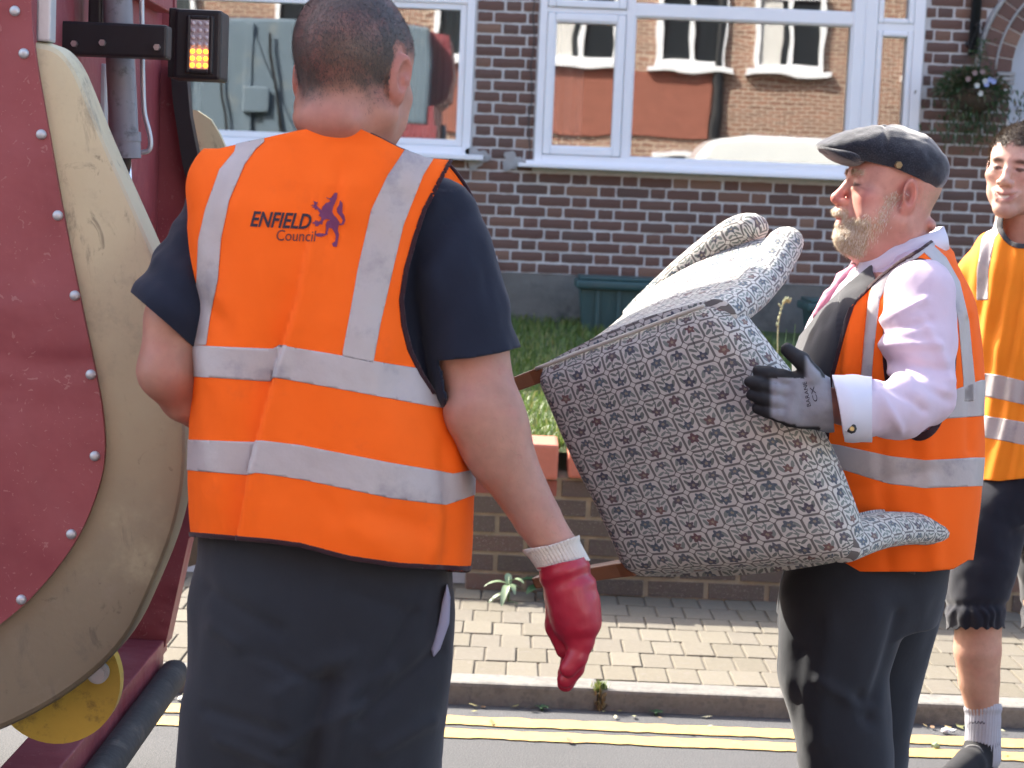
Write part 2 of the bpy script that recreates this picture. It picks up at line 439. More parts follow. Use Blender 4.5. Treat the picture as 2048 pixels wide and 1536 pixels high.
def mat_brickwall(name, c1, c2, mort):
    b = MB(name); t = b.nt.nodes.new('ShaderNodeTexBrick'); x, y, z = b.xyz()
    b.link(b.comb(x, z, 0.0), t.inputs['Vector']); t.inputs['Scale'].default_value = 1.0
    t.inputs['Brick Width'].default_value = .225; t.inputs['Row Height'].default_value = .075; t.inputs['Mortar Size'].default_value = .012
    t.inputs['Color1'].default_value = (*c1, 1); t.inputs['Color2'].default_value = (*c2, 1); t.inputs['Mortar'].default_value = (*mort, 1)
    b.set(t.outputs[0], .9); return b.m
M['oppbrick'] = mat_brickwall('orange_brick_wall', (.27, .125, .085), (.17, .085, .06), (.46, .38, .30))
M['upperbrick'] = mat_brickwall('maroon_brick_far', (.10, .05, .045), (.08, .04, .04), (.5, .48, .47))
M['rooftile'] = simple('clay_roof_tile', (.20, .075, .05), .9, .3, 12, .6, 40, .01)
M['hungtile'] = simple('red_hung_tile', (.27, .095, .065), .85, .3, 9, .5, 30, .01)
M['vanwhite'] = simple('white_van_paint', (.78, .79, .78), .3, .03, 3, 0, coat=.5)
M['darkglass'] = simple('dark_glass', (.02, .025, .03), .08, 0, 1, 0)
M['tyre'] = simple('black_rubber', (.018, .018, .018), .8, .3, 30, .3)

# ================================================================== GROUND, ROAD, KERB, PAVEMENT
g = Geo().quad((-150, -150, -.03), (150, -150, -.03), (150, 150, -.03), (-150, 150, -.03)); tag(g.build('ground', M['ground']), kind='structure')
g = Geo().quad((-60, -4.2, 0), (60, -4.2, 0), (60, 5.72, 0), (-60, 5.72, 0)); tag(g.build('road', M['asphalt']), kind='structure')
for y0, y1 in ((5.35, 5.44), (5.487, 5.58)):                      # double yellow line, ragged edges
    xs = np.arange(-8, 8, .03); V = []; Fq = []
    for i, x in enumerate(xs):
        V += [(x, y0 + random.uniform(-.006, .006), .004), (x, y1 + random.uniform(-.006, .006), .004)]
        if i: Fq.append((2 * i - 2, 2 * i, 2 * i + 1, 2 * i - 1))
    tag(mk('yellow_line', V, Fq, M['yellow_line']), kind='structure')
kerb = thing('kerb', (0, 5.72, 0), kind='structure')
kv = Geo()
kb = Geo().box((0.004, 0, -.05), (.909, .125, .066), .012); km = None
for i in range(-10, 11):
    if km is None:
        o = kb.build('kerb_stone', M['kerb'], None); km = o.data
    else: o = link_mesh('kerb_stone', km)
    o.parent = kerb; o.location = (.30 + i * .913 - 0.0, random.uniform(-.003, .003), random.uniform(-.003, .002)); o.rotation_euler[1] = random.uniform(-.003, .003)
pave = Geo().quad((-60, 5.82, .057), (60, 5.82, .057), (60, 7.3, .057), (-60, 7.3, .057)).build('pavement', M['sand']); tag(pave, kind='structure')
pm = None; far = Geo(); farr = []
for r in range(7):
    y = 5.85 + r * .19
    for c in range(-60, 60):
        x = c * .1 + (r % 2) * .05 + (.02 if r % 3 == 0 else 0)
        dz = random.uniform(-.0015, .002)
        if -1.75 < x < 2.0 and (r > 0 or True):
            if pm is None:
                o = Geo().box((0.003, .003, -.03), (.097, .187, .010), .004).build('paver', M['paver']); pm = o.data
            else: o = link_mesh('paver', pm)
            o.parent = pave; o.location = (x, y, .052 + dz); o.rotation_euler = (random.uniform(-.008, .008), random.uniform(-.012, .012), random.uniform(-.01, .01))
        else: far.box((x + .003, y + .003, .03), (x + .097, y + .187, .062)); farr += [random.random()] * 8
o = far.build('paver_field', M['paver'], pave); tag(o, kind='stuff')
a = o.data.attributes.new('rnd', 'FLOAT', 'POINT'); a.data.foreach_set('value', farr)

# ================================================================== GARDEN WALL
GY = 7.15
gw = thing('garden_wall', (.9, GY, .055), 'low weathered brick garden wall with red coping tiles along the pavement', 'wall')
Geo().box((-.138, GY + .006, .03), (3.4, GY + .22, .495)).build('mortar_bed', M['gmortar'], gw)
bm1 = None
def brick_mesh(w, d, h, bev):
    g_ = Geo().box((-w / 2, 0, -h / 2), (w / 2, d, h / 2), bev); me = bpy.data.meshes.new('brick'); me.from_pydata(g_.V, [], g_.F); me.update(); return me
gbm = brick_mesh(1, .06, 1, 0.0)
bmx = bmesh.new(); bmx.from_mesh(gbm); bmesh.ops.bevel(bmx, geom=bmx.edges[:], offset=.02, segments=1, affect='EDGES'); bmx.to_mesh(gbm); bmx.free()
gbm_red = gbm.copy(); gbm_red.materials.append(M['redbrick']); gbm.materials.append(M['gbrick'])
for i in range(6):
    z = .06 + .035 + i * .0722; x = -.145 - (i % 2) * .11
    while x < 3.3:
        w = .215; x0, x1 = max(x, -.148 + random.uniform(-.004, .004)), x + w
        if x1 - x0 > .04:
            if not (i == 3 and abs(x - .0) < .12 and x1 > .05 and x0 < .05 and False):
                o = link_mesh('brick', gbm_red if i == 5 and x < .1 else gbm); o.parent = gw
                o.location = ((x0 + x1) / 2 - .9, random.uniform(-.004, .003), z - .055); o.scale = (x1 - x0 - .002, 1, .060)
                o.rotation_euler = (random.uniform(-.01, .01), random.uniform(-.012, .012), random.uniform(-.01, .01))
        x += .226
cm = None
x = -.16
while x < 3.3:
    w = .36 if x < 0 else .30
    g_ = Geo().box((x, GY - .03, .49 if x < 0 else .50), (x + w - .018, GY + .25, .622 if x < 0 else .60), .012)
    o = g_.build('coping_tile', M['coping'], gw); x += w + (.02 if x < 0 else 0)

# ================================================================== LAWN
def lawn_z(y): return .57 + (y - 7.3) / (13.1 - 7.3) * .15
V = []; Fq = []
for j, y in enumerate(np.linspace(7.37, 13.15, 40)):
    for i, x in enumerate(np.linspace(-12, 12, 60)): V.append((x, y, lawn_z(y) + .012 * math.sin(x * 3.1 + y * 2.3)))
for j in range(39):
    for i in range(59): Fq.append((j * 60 + i, j * 60 + i + 1, (j + 1) * 60 + i + 1, (j + 1) * 60 + i))
lawn = mk('lawn', V, Fq, simple('lawn_soil', (.05, .075, .02), .95, .4, 12, .5), smooth=True); tag(lawn, kind='structure')
def mat_leaf(name, stops, trans=.35, rough=.5):
    b = MB(name); at = b.attr('rnd'); c = b.ramp(E(b.nt, at.outputs['Fac']), stops)
    t = b.nt.nodes.new('ShaderNodeBsdfTranslucent'); mx = b.nt.nodes.new('ShaderNodeMixShader'); mx.inputs[0].default_value = trans
    b.set(c, rough); b.link(c, t.inputs[0]); out = b.nt.nodes['Material Output']
    b.nt.links.new(b.b.outputs[0], mx.inputs[1]); b.nt.links.new(t.outputs[0], mx.inputs[2]); b.nt.links.new(mx.outputs[0], out.inputs[0]); return b.m
M['grass'] = mat_leaf('grass_blades', [(0, (.06, .115, .02)), (.5, (.115, .18, .035)), (.85, (.18, .215, .05)), (1, (.30, .26, .11))])
M['leaf'] = mat_leaf('plant_leaf', [(0, (.03, .08, .025)), (.6, (.06, .13, .04)), (1, (.11, .18, .07))])
def blades(P, L, wd, lean, name, mat, parent=None, up=None):
    n = len(P); ang = rng.random(n) * 6.283; d = np.c_[np.cos(ang), np.sin(ang), np.zeros(n)]
    ln = L * (.6 + .8 * rng.random(n)); la = lean * rng.random(n)
    side = np.c_[-d[:, 1], d[:, 0], np.zeros(n)] * (wd * (.6 + .8 * rng.random(n)))[:, None]
    mid = P + d * (la * ln * .35)[:, None] + np.array([0, 0, 1.]) * (ln * .6)[:, None]
    tip = P + d * (la * ln * 1.0)[:, None] + np.array([0, 0, 1.]) * (ln * (1 - .35 * la))[:, None]
    V = np.stack([P - side, P + side, mid + side * .8, mid - side * .8, tip], 1).reshape(-1, 3); b0 = np.arange(n)[:, None] * 5
    T = np.concatenate([b0 + [0, 1, 2], b0 + [0, 2, 3], b0 + [3, 2, 4]])
    return mk(name, V, T, mat, parent, attrs={'rnd': np.repeat(rng.random(n), 5)})
n = 26000; xs = rng.uniform(-.9, 1.6, n); ys = 7.38 + (rng.random(n)**1.4) * 5.7; nz = fbm(np.c_[xs, ys, xs * 0], 3., 3)
P = np.c_[xs, ys, lawn_z(ys)]
tag(blades(P, .055, .003, 1.0, 'grass', M['grass']), 'short patchy grass of the front lawn behind the garden wall', 'grass', kind='stuff')

# ================================================================== BRICK HOUSE
HY = 13.1
house = thing('brick_house', (0, HY, .7), 'maroon brick house with white mortar, white framed windows and an arched porch', 'house')
LW = (-2.75, -.342, 1.80, 3.2); RW = (.085, 2.632, 1.775, 3.25); ARX, ARZ, AR0 = 3.83, 2.50, .60
g = Geo()
def wall_piece(x0, x1, z0, z1): g.box((x0, HY + .006, z0), (x1, HY + .24, z1))
PLZ = 1.035
wall_piece(-9, LW[0], PLZ, 5.6); wall_piece(LW[1], RW[0], PLZ, 3.4); wall_piece(LW[0], LW[1], PLZ, LW[2]); wall_piece(RW[0], RW[1], PLZ, RW[2])
wall_piece(LW[0], RW[0], 3.2, 5.6) if False else None
wall_piece(LW[0], LW[1], LW[3], 3.4); wall_piece(RW[0], RW[1], RW[3], 3.4)
wall_piece(RW[1], ARX - AR0, PLZ, 3.4); wall_piece(ARX - AR0, ARX + AR0, ARZ + AR0 + .02, 3.4); wall_piece(ARX + AR0, 9, PLZ, 5.6); wall_piece(LW[0], ARX + AR0, 3.4, 5.6)
for s_ in (-1, 1):                                                  # spandrels of the arch
    pts = [(ARX + s_ * AR0, HY + .006, ARZ)] + [(ARX + s_ * AR0 * math.cos(t), HY + .006, ARZ + AR0 * math.sin(t)) for t in np.linspace(.12, math.pi / 2, 12)] + [(ARX, HY + .006, ARZ + AR0 + .02), (ARX + s_ * AR0, HY + .006, ARZ + AR0 + .02)]
    g.prism(pts, (0, .234, 0))
g.build('wall', M['mortar'], house)
Geo().box((-9, HY - .008, .5), (ARX - AR0, HY + .2, PLZ - .004)).box((ARX + AR0, HY - .008, .5), (9, HY + .2, PLZ - .004)).build('plinth', M['render'], house)
def brick_unit():
    b_ = bmesh.new(); bmesh.ops.create_cube(b_, size=1)
    for v in b_.verts: v.co = Vector((v.co.x, (v.co.y + .5) * .03, v.co.z))
    bmesh.ops.delete(b_, geom=[f for f in b_.faces if f.normal.y > .9], context='FACES_ONLY')
    me = bpy.data.meshes.new('brick'); b_.to_mesh(me); b_.free(); return me
bu = brick_unit(); bu.materials.append(M['brick'])
def worn_unit(seed):
    """unit brick whose face edges are chipped and uneven"""
    r_ = random.Random(seed); nx, nz = 7, 3; V = []; F = []
    for y, k in ((0, 1), (.03, 0)):
        for j in range(nz):
            for i in range(nx):
                ex = i in (0, nx - 1); ez = j in (0, nz - 1); c = r_.uniform(0, .05) if (ex and ez) else 0
                V.append((i / (nx - 1) - .5 - (c * .25 * (1 if i else -1) + r_.uniform(-.006, .008) * (1 if i else -1) if ex else 0), y + k * (.0035 if (ex or ez) else r_.uniform(-.0006, .0006)), j / (nz - 1) - .5 - (c * (1 if j else -1) + r_.uniform(-.02, .035) * (1 if j else -1) if ez else 0)))
    n_ = nx * nz
    F += [(j * nx + i, j * nx + i + 1, (j + 1) * nx + i + 1, (j + 1) * nx + i) for j in range(nz - 1) for i in range(nx - 1)]
    ring = [i for i in range(nx)] + [j * nx + nx - 1 for j in range(1, nz)] + [(nz - 1) * nx + i for i in range(nx - 2, -1, -1)] + [j * nx for j in range(nz - 2, 0, -1)]
    F += [(ring[k], ring[(k + 1) % len(ring)], ring[(k + 1) % len(ring)] + n_, ring[k] + n_) for k in range(len(ring))]
    me = bpy.data.meshes.new('brick'); me.from_pydata(V, [], F); me.update(); b_ = bmesh.new(); b_.from_mesh(me); bmesh.ops.recalc_face_normals(b_, faces=b_.faces[:]); b_.to_mesh(me); b_.free(); me.materials.append(M['brick']); return me
BU = [worn_unit(k) for k in range(9)]
cand = []
for i in range(34):
    z = PLZ + .0375 + i * .075
    ops = []
    if LW[2] - .05 < z < LW[3]: ops.append((LW[0] - .02, LW[1] + .006))
    if RW[2] - .04 < z < RW[3]: ops.append((RW[0] - .006, RW[1] + .006))
    r2 = AR0 + .232
    if z < ARZ + .02: ops.append((ARX - AR0, ARX + AR0))
    elif z < ARZ + r2: hw = math.sqrt(r2**2 - (z - ARZ)**2); ops.append((ARX - hw - .01, ARX + hw + .01))
    x = -4.6 - (i % 2) * .1685 + random.uniform(-.012, .012); hd = 0
    while x < 5.2:
        w = .225 if hd == 0 else .1125; hd = 1 - hd
        segs = [(x, x + w)]
        for a_, b_ in ops:
            ns = []
            for p, q in segs:
                if q <= a_ or p >= b_: ns.append((p, q))
                else:
                    if p < a_: ns.append((p, a_))
                    if q > b_: ns.append((b_, q))
            segs = ns
        for p, q in segs:
            if q - p > .035: cand.append((p + .006, q - .006, z))
        x += w
def proj(p):
    q = np.array(p) - np.array([0, 0, CAMZ]); zc = q @ CF; return 1024 + FPX * (q @ CR) / zc, 768 - FPX * (q @ CU) / zc
RECT = [(940, -30, 1090, 345), (960, 335, 1690, 570), (1838, -30, 2070, 300), (1690, 300, 2070, 420), (1600, 420, 1700, 620), (1880, 400, 2000, 600)]
own = []; rest = []
for c in cand:
    px, py = proj(((c[0] + c[1]) / 2, HY, c[2])); v = any(a_ < px < c_ and b_ < py < d_ for a_, b_, c_, d_ in RECT)
    hid = (1060 < px < 1560 and py > 700 - (px - 1060) * .55 and px > 1200) or (1700 < px < 1880 and 280 < py < 480)
    (own if v and not hid else rest).append(c)
own.sort(key=lambda c: 0 if proj((c[0], HY, c[2]))[0] < 1990 else 1)
NV = 12 * 3
rest += own[300 - 28:]; own = own[:300 - 28]
for x0, x1, z in own:
    o = link_mesh('brick', random.choice(BU)); o.parent = house; jz = random.uniform(-.0015, .0015)
    o.location = ((x0 + x1) / 2 + random.uniform(-.002, .002), random.uniform(-.0025, .001), z - .7 + jz); o.scale = (x1 - x0 + random.uniform(-.003, .002), 1, .0632 + random.uniform(-.002, .0012))
    o.rotation_euler = (random.uniform(-.01, .01), random.uniform(-.006, .006), random.uniform(-.008, .008))
g = Geo(); rr = []
for x0, x1, z in rest: g.box((x0, HY, z - .0309), (x1, HY + .03, z + .0309)); rr += [random.random()] * 8
o = g.build('brick_courses', M['brick'], house); tag(o, kind='stuff'); a = o.data.attributes.new('rnd', 'FLOAT', 'POINT'); a.data.foreach_set('value', rr)
# arch: two rings of bricks on edge, cement hood above
for ring in range(2):
    r0 = AR0 + .006 + ring * .113; r1 = r0 + .103; nb = 22 + ring * 4
    for k in range(nb):
        t0, t1 = math.pi * (k + .06) / nb, math.pi * (k + .94) / nb
        if t0 < math.pi * .45: continue
        p = [(ARX + r * math.cos(t), HY - .004, ARZ + r * math.sin(t)) for r, t in ((r0, t0), (r1, t0), (r1, t1), (r0, t1))]
        fixn(Geo().prism(p, (0, .04, 0)).build('brick', M['brick'], house))
for rr_, wd in ((AR0 + .110, .011), (AR0 + .236, .03)):
    pts = [(ARX + rr_ * math.cos(t), HY - .006, ARZ + rr_ * math.sin(t)) for t in np.linspace(.02, math.pi - .02, 40)]
    Geo().tube(pts, wd / 2 + .003, 8).build('arch_moulding', M['cement'], house, True)
for s_ in (-1, 1):
    for k in range(3):
        zz = ARZ - .012 - k * .03; xx = ARX + s_ * (AR0 + .10); Geo().box((min(xx, xx - s_ * .12), HY - .03 + k * .008, zz - .012), (max(xx, xx - s_ * .12), HY + .05, zz + .012), .004).build('corbel', M['cement'], house)
# porch recess and door
g = Geo().box((ARX - AR0 - .1, HY + .9, .6), (ARX + AR0 + .1, HY + 1.0, 3.3)).box((ARX - AR0 - .1, HY + .245, .6), (ARX - AR0 - .004, HY + .9, 3.3)).box((ARX + AR0 + .004, HY + .245, .6), (ARX + AR0 + .1, HY + .9, 3.3)); g.build('porch_recess', M['room'], house)
dr = Geo().box((ARX - AR0 + .002, HY + .12, .75), (ARX + AR0 - .002, HY + .165, ARZ)); dr.prism([(ARX + (AR0 - .002) * math.cos(t), HY + .12, ARZ + .001 + (AR0 - .002) * math.sin(t)) for t in np.linspace(0, math.pi, 30)], (0, .045, 0))
dr = fixn(dr.build('door', M['door'], house))
Geo().tube([(ARX - AR0 + .095, HY + .12, 2.27), (ARX - AR0 + .095, HY + .085, 2.27)], [.014, .02], 14).build('door_knob', M['steel'], dr, True)
# roof
g = Geo().prism([(-9.3, HY - .35, 5.45), (-9.3, HY + 4.2, 8.9), (-9.3, HY + 8.7, 5.45)], (18.6, 0, 0)); fixn(g.build('roof', M['rooftile'], house))
Geo().box((-9, HY + .3, .6), (-8.8, HY + 8, 5.45)).box((8.8, HY + .3, .6), (9, HY + 8, 5.45)).box((-9, HY + 8, .6), (9, HY + 8.2, 5.45)).build('back_walls', M['upperbrick'], house)
# windows
def frame_rect(g_, x0, x1, z0, z1, w, y0, y1, bev=.006):
    g_.box((x0, y0, z0), (x0 + w, y1, z1), bev); g_.box((x1 - w, y0, z0), (x1, y1, z1), bev)
    g_.box((x0 + w - .001, y0 + .0005, z0), (x1 - w + .001, y1, z0 + w), bev); g_.box((x0 + w - .001, y0 + .0005, z1 - w), (x1 - w + .001, y1, z1), bev)
def pane(x0, x1, z0, z1, y, par):
    return Geo().box((x0, y, z0), (x1, y + .006, z1)).build('pane', M['glass'], par)
w1 = Geo(); frame_rect(w1, LW[0], LW[1] - .002, LW[2] + .005, LW[3], .055, HY - .012, HY + .10); frame_rect(w1, LW[0] + .057, LW[1] - .059, LW[2] + .062, 2.80, .042, HY + .006, HY + .085)
w1.box((LW[0] + .05, HY - .006, 2.80), (LW[1] - .05, HY + .09, 2.87), .006)
w1 = w1.build('window', M['upvc'], house); w1['label'] = 'wide white framed window beside the brick pier'
pane(LW[0] + .095, LW[1] - .098, LW[2] + .10, 2.765, HY + .045, w1); pane(LW[0] + .05, LW[1] - .05, 2.865, LW[3] - .05, HY + .045, w1)
Geo().box((LW[0], HY - .09, 1.772), (-.255, HY + .05, 1.806), .006).build('sill', M['upvc'], w1)
w2 = Geo(); y0, y1 = HY - .03, HY + .10; x0, x1, z0, z1 = RW[0], RW[1], RW[2] + .012, RW[3]
w2.box((x0, y0, z0), (x0 + .05, y1, z1), .006); w2.box((x1 - .075, y0, z0), (x1 - .002, y1, z1), .006)
w2.box((x0 + .049, y0 + .0005, z0), (x1 - .074, y1, z0 + .045), .006); w2.box((x0 + .049, y0 + .0005, z1 - .05), (x1 - .074, y1, z1), .006)
w2.box((.655, y0 + .001, z0 + .04), (.715, y1, z1 - .04), .008); w2.box((2.157, y0 - .012, z0 + .03), (2.235, y1, z1 - .03), .012); w2.box((2.232, y0 - .004, z0 + .03), (2.318, y1, z1 - .03), .010)
w2.box((.712, y0 + .002, 2.765), (2.16, y1, 2.852), .006); w2.box((.13, y0 + .003, 2.768), (.66, y1, 2.80), .004)
frame_rect(w2, .137, .653, z0 + .047, 2.765, .052, y0 - .012, y1 - .02, .01); frame_rect(w2, .137, .653, 2.803, z1 - .05, .05, y0 - .016, y1 - .02, .01)
frame_rect(w2, 2.32, 2.556, z0 + .047, 2.735, .035, y0 - .006, y1 - .02, .01); frame_rect(w2, 2.32, 2.556, 2.785, z1 - .05, .035, y0 - .006, y1 - .02, .01); w2.box((2.317, y0 + .003, 2.735), (2.56, y1, 2.786), .004)
w2 = w2.build('window', M['upvc'], house); w2['label'] = 'large white framed window with side casements'
for q in ((.188, .602, z0 + .098, 2.714), (.188, .602, 2.852, z1 - .1), (.712, 2.16, z0 + .042, 2.768), (.712, 2.16, 2.85, z1 - .045), (2.353, 2.523, z0 + .08, 2.702), (2.353, 2.523, 2.818, z1 - .083)): pane(*q, HY + .03, w2)
g = Geo(); frame_rect(g, .186, .604, z0 + .096, 2.716, .012, y0 - .004, HY + .03, .003); frame_rect(g, .705, 2.165, z0 + .035, 2.775, .02, y0 + .012, HY + .03, .004); g.build('glazing_bead', M['upvc'], w2)
Geo().box((-.02, HY - .12, 1.742), (2.66, HY + .05, 1.768), .005).box((.03, HY - .06, 1.766), (2.64, HY + .05, 1.789), .004).build('sill', M['upvc'], w2)
# rooms behind the glass
Geo().box((-2.9, 16.6, .9), (2.8, 16.7, 3.5)).box((-2.9, HY + .3, .85), (2.8, 16.6, .9)).box((-2.9, HY + .3, 3.4), (2.8, 16.6, 3.45)).box((-3.0, HY + .3, .9), (-2.9, 16.6, 3.4)).box((2.7, HY + .3, .9), (2.8, 16.6, 3.4)).box((-.2, HY + .25, .9), (-.05, 16.6, 3.4)).build('room', M['room'], house)
def curtain(xa, xb, za, zb, y, m, fold=.05, amp=.02):
    V = []; Fq = []; xs = np.linspace(xa, xb, int((xb - xa) / .008))
    for i, x in enumerate(xs):
        yy = y + amp * math.sin(x / fold * 6.283 + math.sin(x * 31) * 1.3)
        V += [(x, yy, za), (x, yy, zb)]
        if i: Fq.append((2 * i - 2, 2 * i, 2 * i + 1, 2 * i - 1))
    return mk('curtain', V, Fq, m, house, True)
curtain(-1.05, -.44, 1.8, 3.2, HY + .34, M['net']); curtain(-2.7, -2.2, 1.8, 3.2, HY + .34, M['net'])
curtain(.14, .40, 1.8, 3.2, HY + .3, M['net'], .06); curtain(2.30, 2.56, 1.8, 3.2, HY + .2, simple('dark_curtain', (.10, .085, .08), .9), .045)
Geo().box((-1.15, HY + .45, 1.2), (-.72, HY + .9, 2.12), .05).build('armchair_back', M['redfab'], house)
# downpipe
Geo().tube([(2.955, HY - .045, 2.60), (2.975, HY - .045, 4.9)], .034, 12).box((2.91, HY - .05, 2.66), (3.0, HY + .01, 2.69), .004).build('downpipe', M['blackmetal'], house, True)
Geo().box((-.215, HY - .06, .93), (-.135, HY + .01, 1.14), .008).build('meter_box', M['upvc'], house)
# cement patches at the sill ends
for (cx, cz, sx, sz, sd) in ((-.30, 1.79, .075, .07, 1), (-.06, 1.775, .07, .06, 2)):
    V = []; n_ = 28
    for k in range(n_):
        t = 2 * math.pi * k / n_; q = 1 + .25 * math.sin(3 * t + sd) + .12 * math.sin(7 * t + sd * 2); V.append((cx + sx * q * math.cos(t), HY - .012, cz + sz * q * math.sin(t)))
    fixn(Geo().prism(V, (0, .03, 0)).build('cement_patch', M['cement'], house))
tag(Geo().tube([(.045 + .01 * math.sin(k * 1.9), HY - .018, 3.4 - k * .11) for k in range(16)], .004, 6).build('cable', M['blackmetal'], house))

# hanging basket on the wall beside the porch
bx, bz = 2.95, 2.36
hb = thing('hanging_basket', (bx, HY - .20, bz - .2), 'hanging flower basket with trailing plants on the wall beside the arch', 'basket')
V = []; Fq = []
for j, (r, z) in enumerate([(.02, -.15), (.09, -.13), (.135, -.07), (.15, 0), (.14, .003), (.0, .0)]):
    for k in range(20): V.append((bx + r * math.cos(k * .31416), HY - .2 + r * math.sin(k * .31416), bz + z))
    if j:
        for k in range(20): Fq.append(((j - 1) * 20 + k, (j - 1) * 20 + (k + 1) % 20, j * 20 + (k + 1) % 20, j * 20 + k))
mk('basket', V, Fq, simple('coir_basket', (.07, .05, .035), .95, .4, 40, .8, 120, .01), hb, True)
Geo().tube([(bx, HY + .0, 2.78), (bx, HY - .20, 2.80)], .007, 8).tube([(bx, HY - .2, 2.8), (bx - .14, HY - .2, bz)], .002, 5).tube([(bx, HY - .2, 2.8), (bx + .14, HY - .2, bz)], .002, 5).tube([(bx, HY - .2, 2.8), (bx, HY - .34, bz)], .002, 5).build('bracket', M['blackmetal'], hb)
def leafcloud(P, D, L, wd, name, mat, parent, extra=None):
    n = len(P); D = D / (np.linalg.norm(D, axis=1, keepdims=True) + 1e-9); s_ = np.cross(D, rng.normal(size=(n, 3))); s_ /= np.linalg.norm(s_, axis=1, keepdims=True)
    l = L * (.6 + .8 * rng.random(n))[:, None]; w = (wd * (.7 + .6 * rng.random(n)))[:, None]
    m_ = P + D * l * .5; V = np.stack([P, m_ + s_ * w, P + D * l + np.array([0, 0, -.25]) * l, m_ - s_ * w], 1).reshape(-1, 3)
    b0 = np.arange(n)[:, None] * 4; T = np.concatenate([b0 + [0, 1, 2], b0 + [0, 2, 3]])
    return mk(name, V, T, mat, parent, attrs={'rnd': np.repeat(rng.random(n), 4)})
n = 3200; th = rng.random(n) * 6.283; ph_ = rng.random(n) * 1.9; r = .05 + .12 * rng.random(n)
D = np.c_[np.cos(th) * np.sin(ph_), np.sin(th) * np.sin(ph_), np.cos(ph_)]; P = np.array([bx - .03, HY - .2, bz]) + D * r[:, None] * np.array([1.35, 1, .8])
P[520:1500] += np.array([.05, 0, -.02]) + np.c_[rng.normal(0, .09, 980), rng.normal(0, .03, 980), -rng.random(980)**1.5 * .34]; D[520:1500] = np.array([.1, 0, -1.]) + rng.normal(0, .5, (980, 3))
P[400:520] = np.array([bx + .02, HY - .2, bz + .1]) + np.c_[rng.normal(0, .03, 120), rng.normal(0, .03, 120), rng.random(120) * .22]; D[400:520] = np.array([0, 0, 1.]) + rng.normal(0, .3, (120, 3))
o = leafcloud(P, D, .04, .007, 'foliage', mat_leaf('basket_leaf', [(0, (.03, .07, .025)), (.5, (.06, .11, .04)), (.75, (.12, .10, .06)), (1, (.20, .14, .09))]), hb); tag(o, kind='stuff')
for k, (dx, dz, c) in enumerate([(-.03, .02, 'w'), (-.005, -.03, 'w'), (.05, .06, 'b'), (.03, .03, 'b'), (.075, .05, 'b'), (.02, .05, 'w'), (-.09, .06, 'p'), (-.05, .1, 'p'), (.0, .11, 'p')]):
    cc = {'w': (.55, .55, .52), 'b': (.26, .31, .55), 'p': (.24, .16, .15)}[c]
    g = Geo()
    for q in range(5):
        t = q * 1.2566; p0 = np.array([bx + dx, HY - .37, bz + dz]); g.quad(p0, p0 + .016 * np.array([math.cos(t), -.2, math.sin(t)]), p0 + .02 * np.array([math.cos(t + .6), -.3, math.sin(t + .6)]), p0 + .016 * np.array([math.cos(t + 1.2), -.2, math.sin(t + 1.2)]))
    g.build('flower', simple('petal', cc, .6, .1, 5, 0), hb)

# teal bins by the house wall
def bin_(x0, x1, top, y, label):
    t = thing('storage_bin', ((x0 + x1) / 2, y, .69), label, 'bin', 'teal bins by the house')
    d = .45; g = Geo(); V = [(x0 + .05, y + .05, .68), (x1 - .05, y + .05, .68), (x1 - .05, y + d - .05, .68), (x0 + .05, y + d - .05, .68), (x0 + .02, y + .02, top - .03), (x1 - .02, y + .02, top - .03), (x1 - .02, y + d - .02, top - .03), (x0 + .02, y + d - .02, top - .03)]
    g.add(V, [(0, 3, 2, 1), (4, 5, 6, 7), (0, 1, 5, 4), (1, 2, 6, 5), (2, 3, 7, 6), (3, 0, 4, 7)])
    for k in range(1, 4): xx = x0 + (x1 - x0) * k / 4; g.box((xx - .012, y + .012, .72), (xx + .012, y + .06, top - .05), .004)
    g.build('body', M['teal'], t); Geo().box((x0 - .01, y - .02, top - .055), (x1 + .01, y + d + .02, top), .018).build('rim', M['teal'], t)
    Geo().box((x0 + .01, y, top + .001), (x1 - .01, y + d, top + .022), .01).build('lid', M['teal'], t)
bin_(.39, .93, 1.03, 12.45, 'teal plastic bin against the plinth, left behind the chair')
bin_(1.85, 2.40, .95, 12.3, 'teal plastic bin against the plinth, partly behind the man in the flat cap')

# ================================================================== HOUSES AND VAN ACROSS THE STREET (seen in the window panes)
OY = -9.0
opp = thing('terraced_house', (0, OY, 0), 'orange brick terraced house across the street, mirrored in the window panes', 'house')
Geo().box((-16, OY - 6, 0), (16, OY, 6.2)).build('wall', M['oppbrick'], opp); fixn(Geo().prism([(-16.3, OY + .3, 6.2), (-16.3, OY - 3, 9), (-16.3, OY - 6.3, 6.2)], (32.6, 0, 0)).build('roof', M['rooftile'], opp))
Geo().box((-2.2, OY, 2.75), (3.35, OY + .06, 3.95)).build('hung_tiles', M['hungtile'], opp)
for xc in (-6.5, -3.9, -1.0, 1.0, 2.95, 4.7, 7.5, 10):
    for z0_, z1_ in ((4.05, 5.4), (1.0, 2.5)):
        g = Geo(); frame_rect(g, xc - .62, xc + .62, z0_, z1_, .09, OY + .002, OY + .12); g.box((xc - .04, OY + .004, z0_ + .05), (xc + .04, OY + .11, z1_ - .05)); g.box((xc - .75, OY + .002, z0_ - .1), (xc + .75, OY + .2, z0_ - .002))
        o = g.build('window', M['upvc'], opp); Geo().box((xc - .55, OY + .02, z0_ + .06), (xc + .55, OY + .05, z1_ - .06)).build('pane', M['darkglass'], o)
    if xc in (1.0, 4.7): Geo().box((xc - .5, OY + .055, 4.12), (xc - .15, OY + .065, 5.3)).build('curtain', M['net'], opp)
Geo().tube([(3.45, OY + .08, 0), (3.45, OY + .08, 6.2)], .09, 10).build('downpipe', M['blackmetal'], opp)
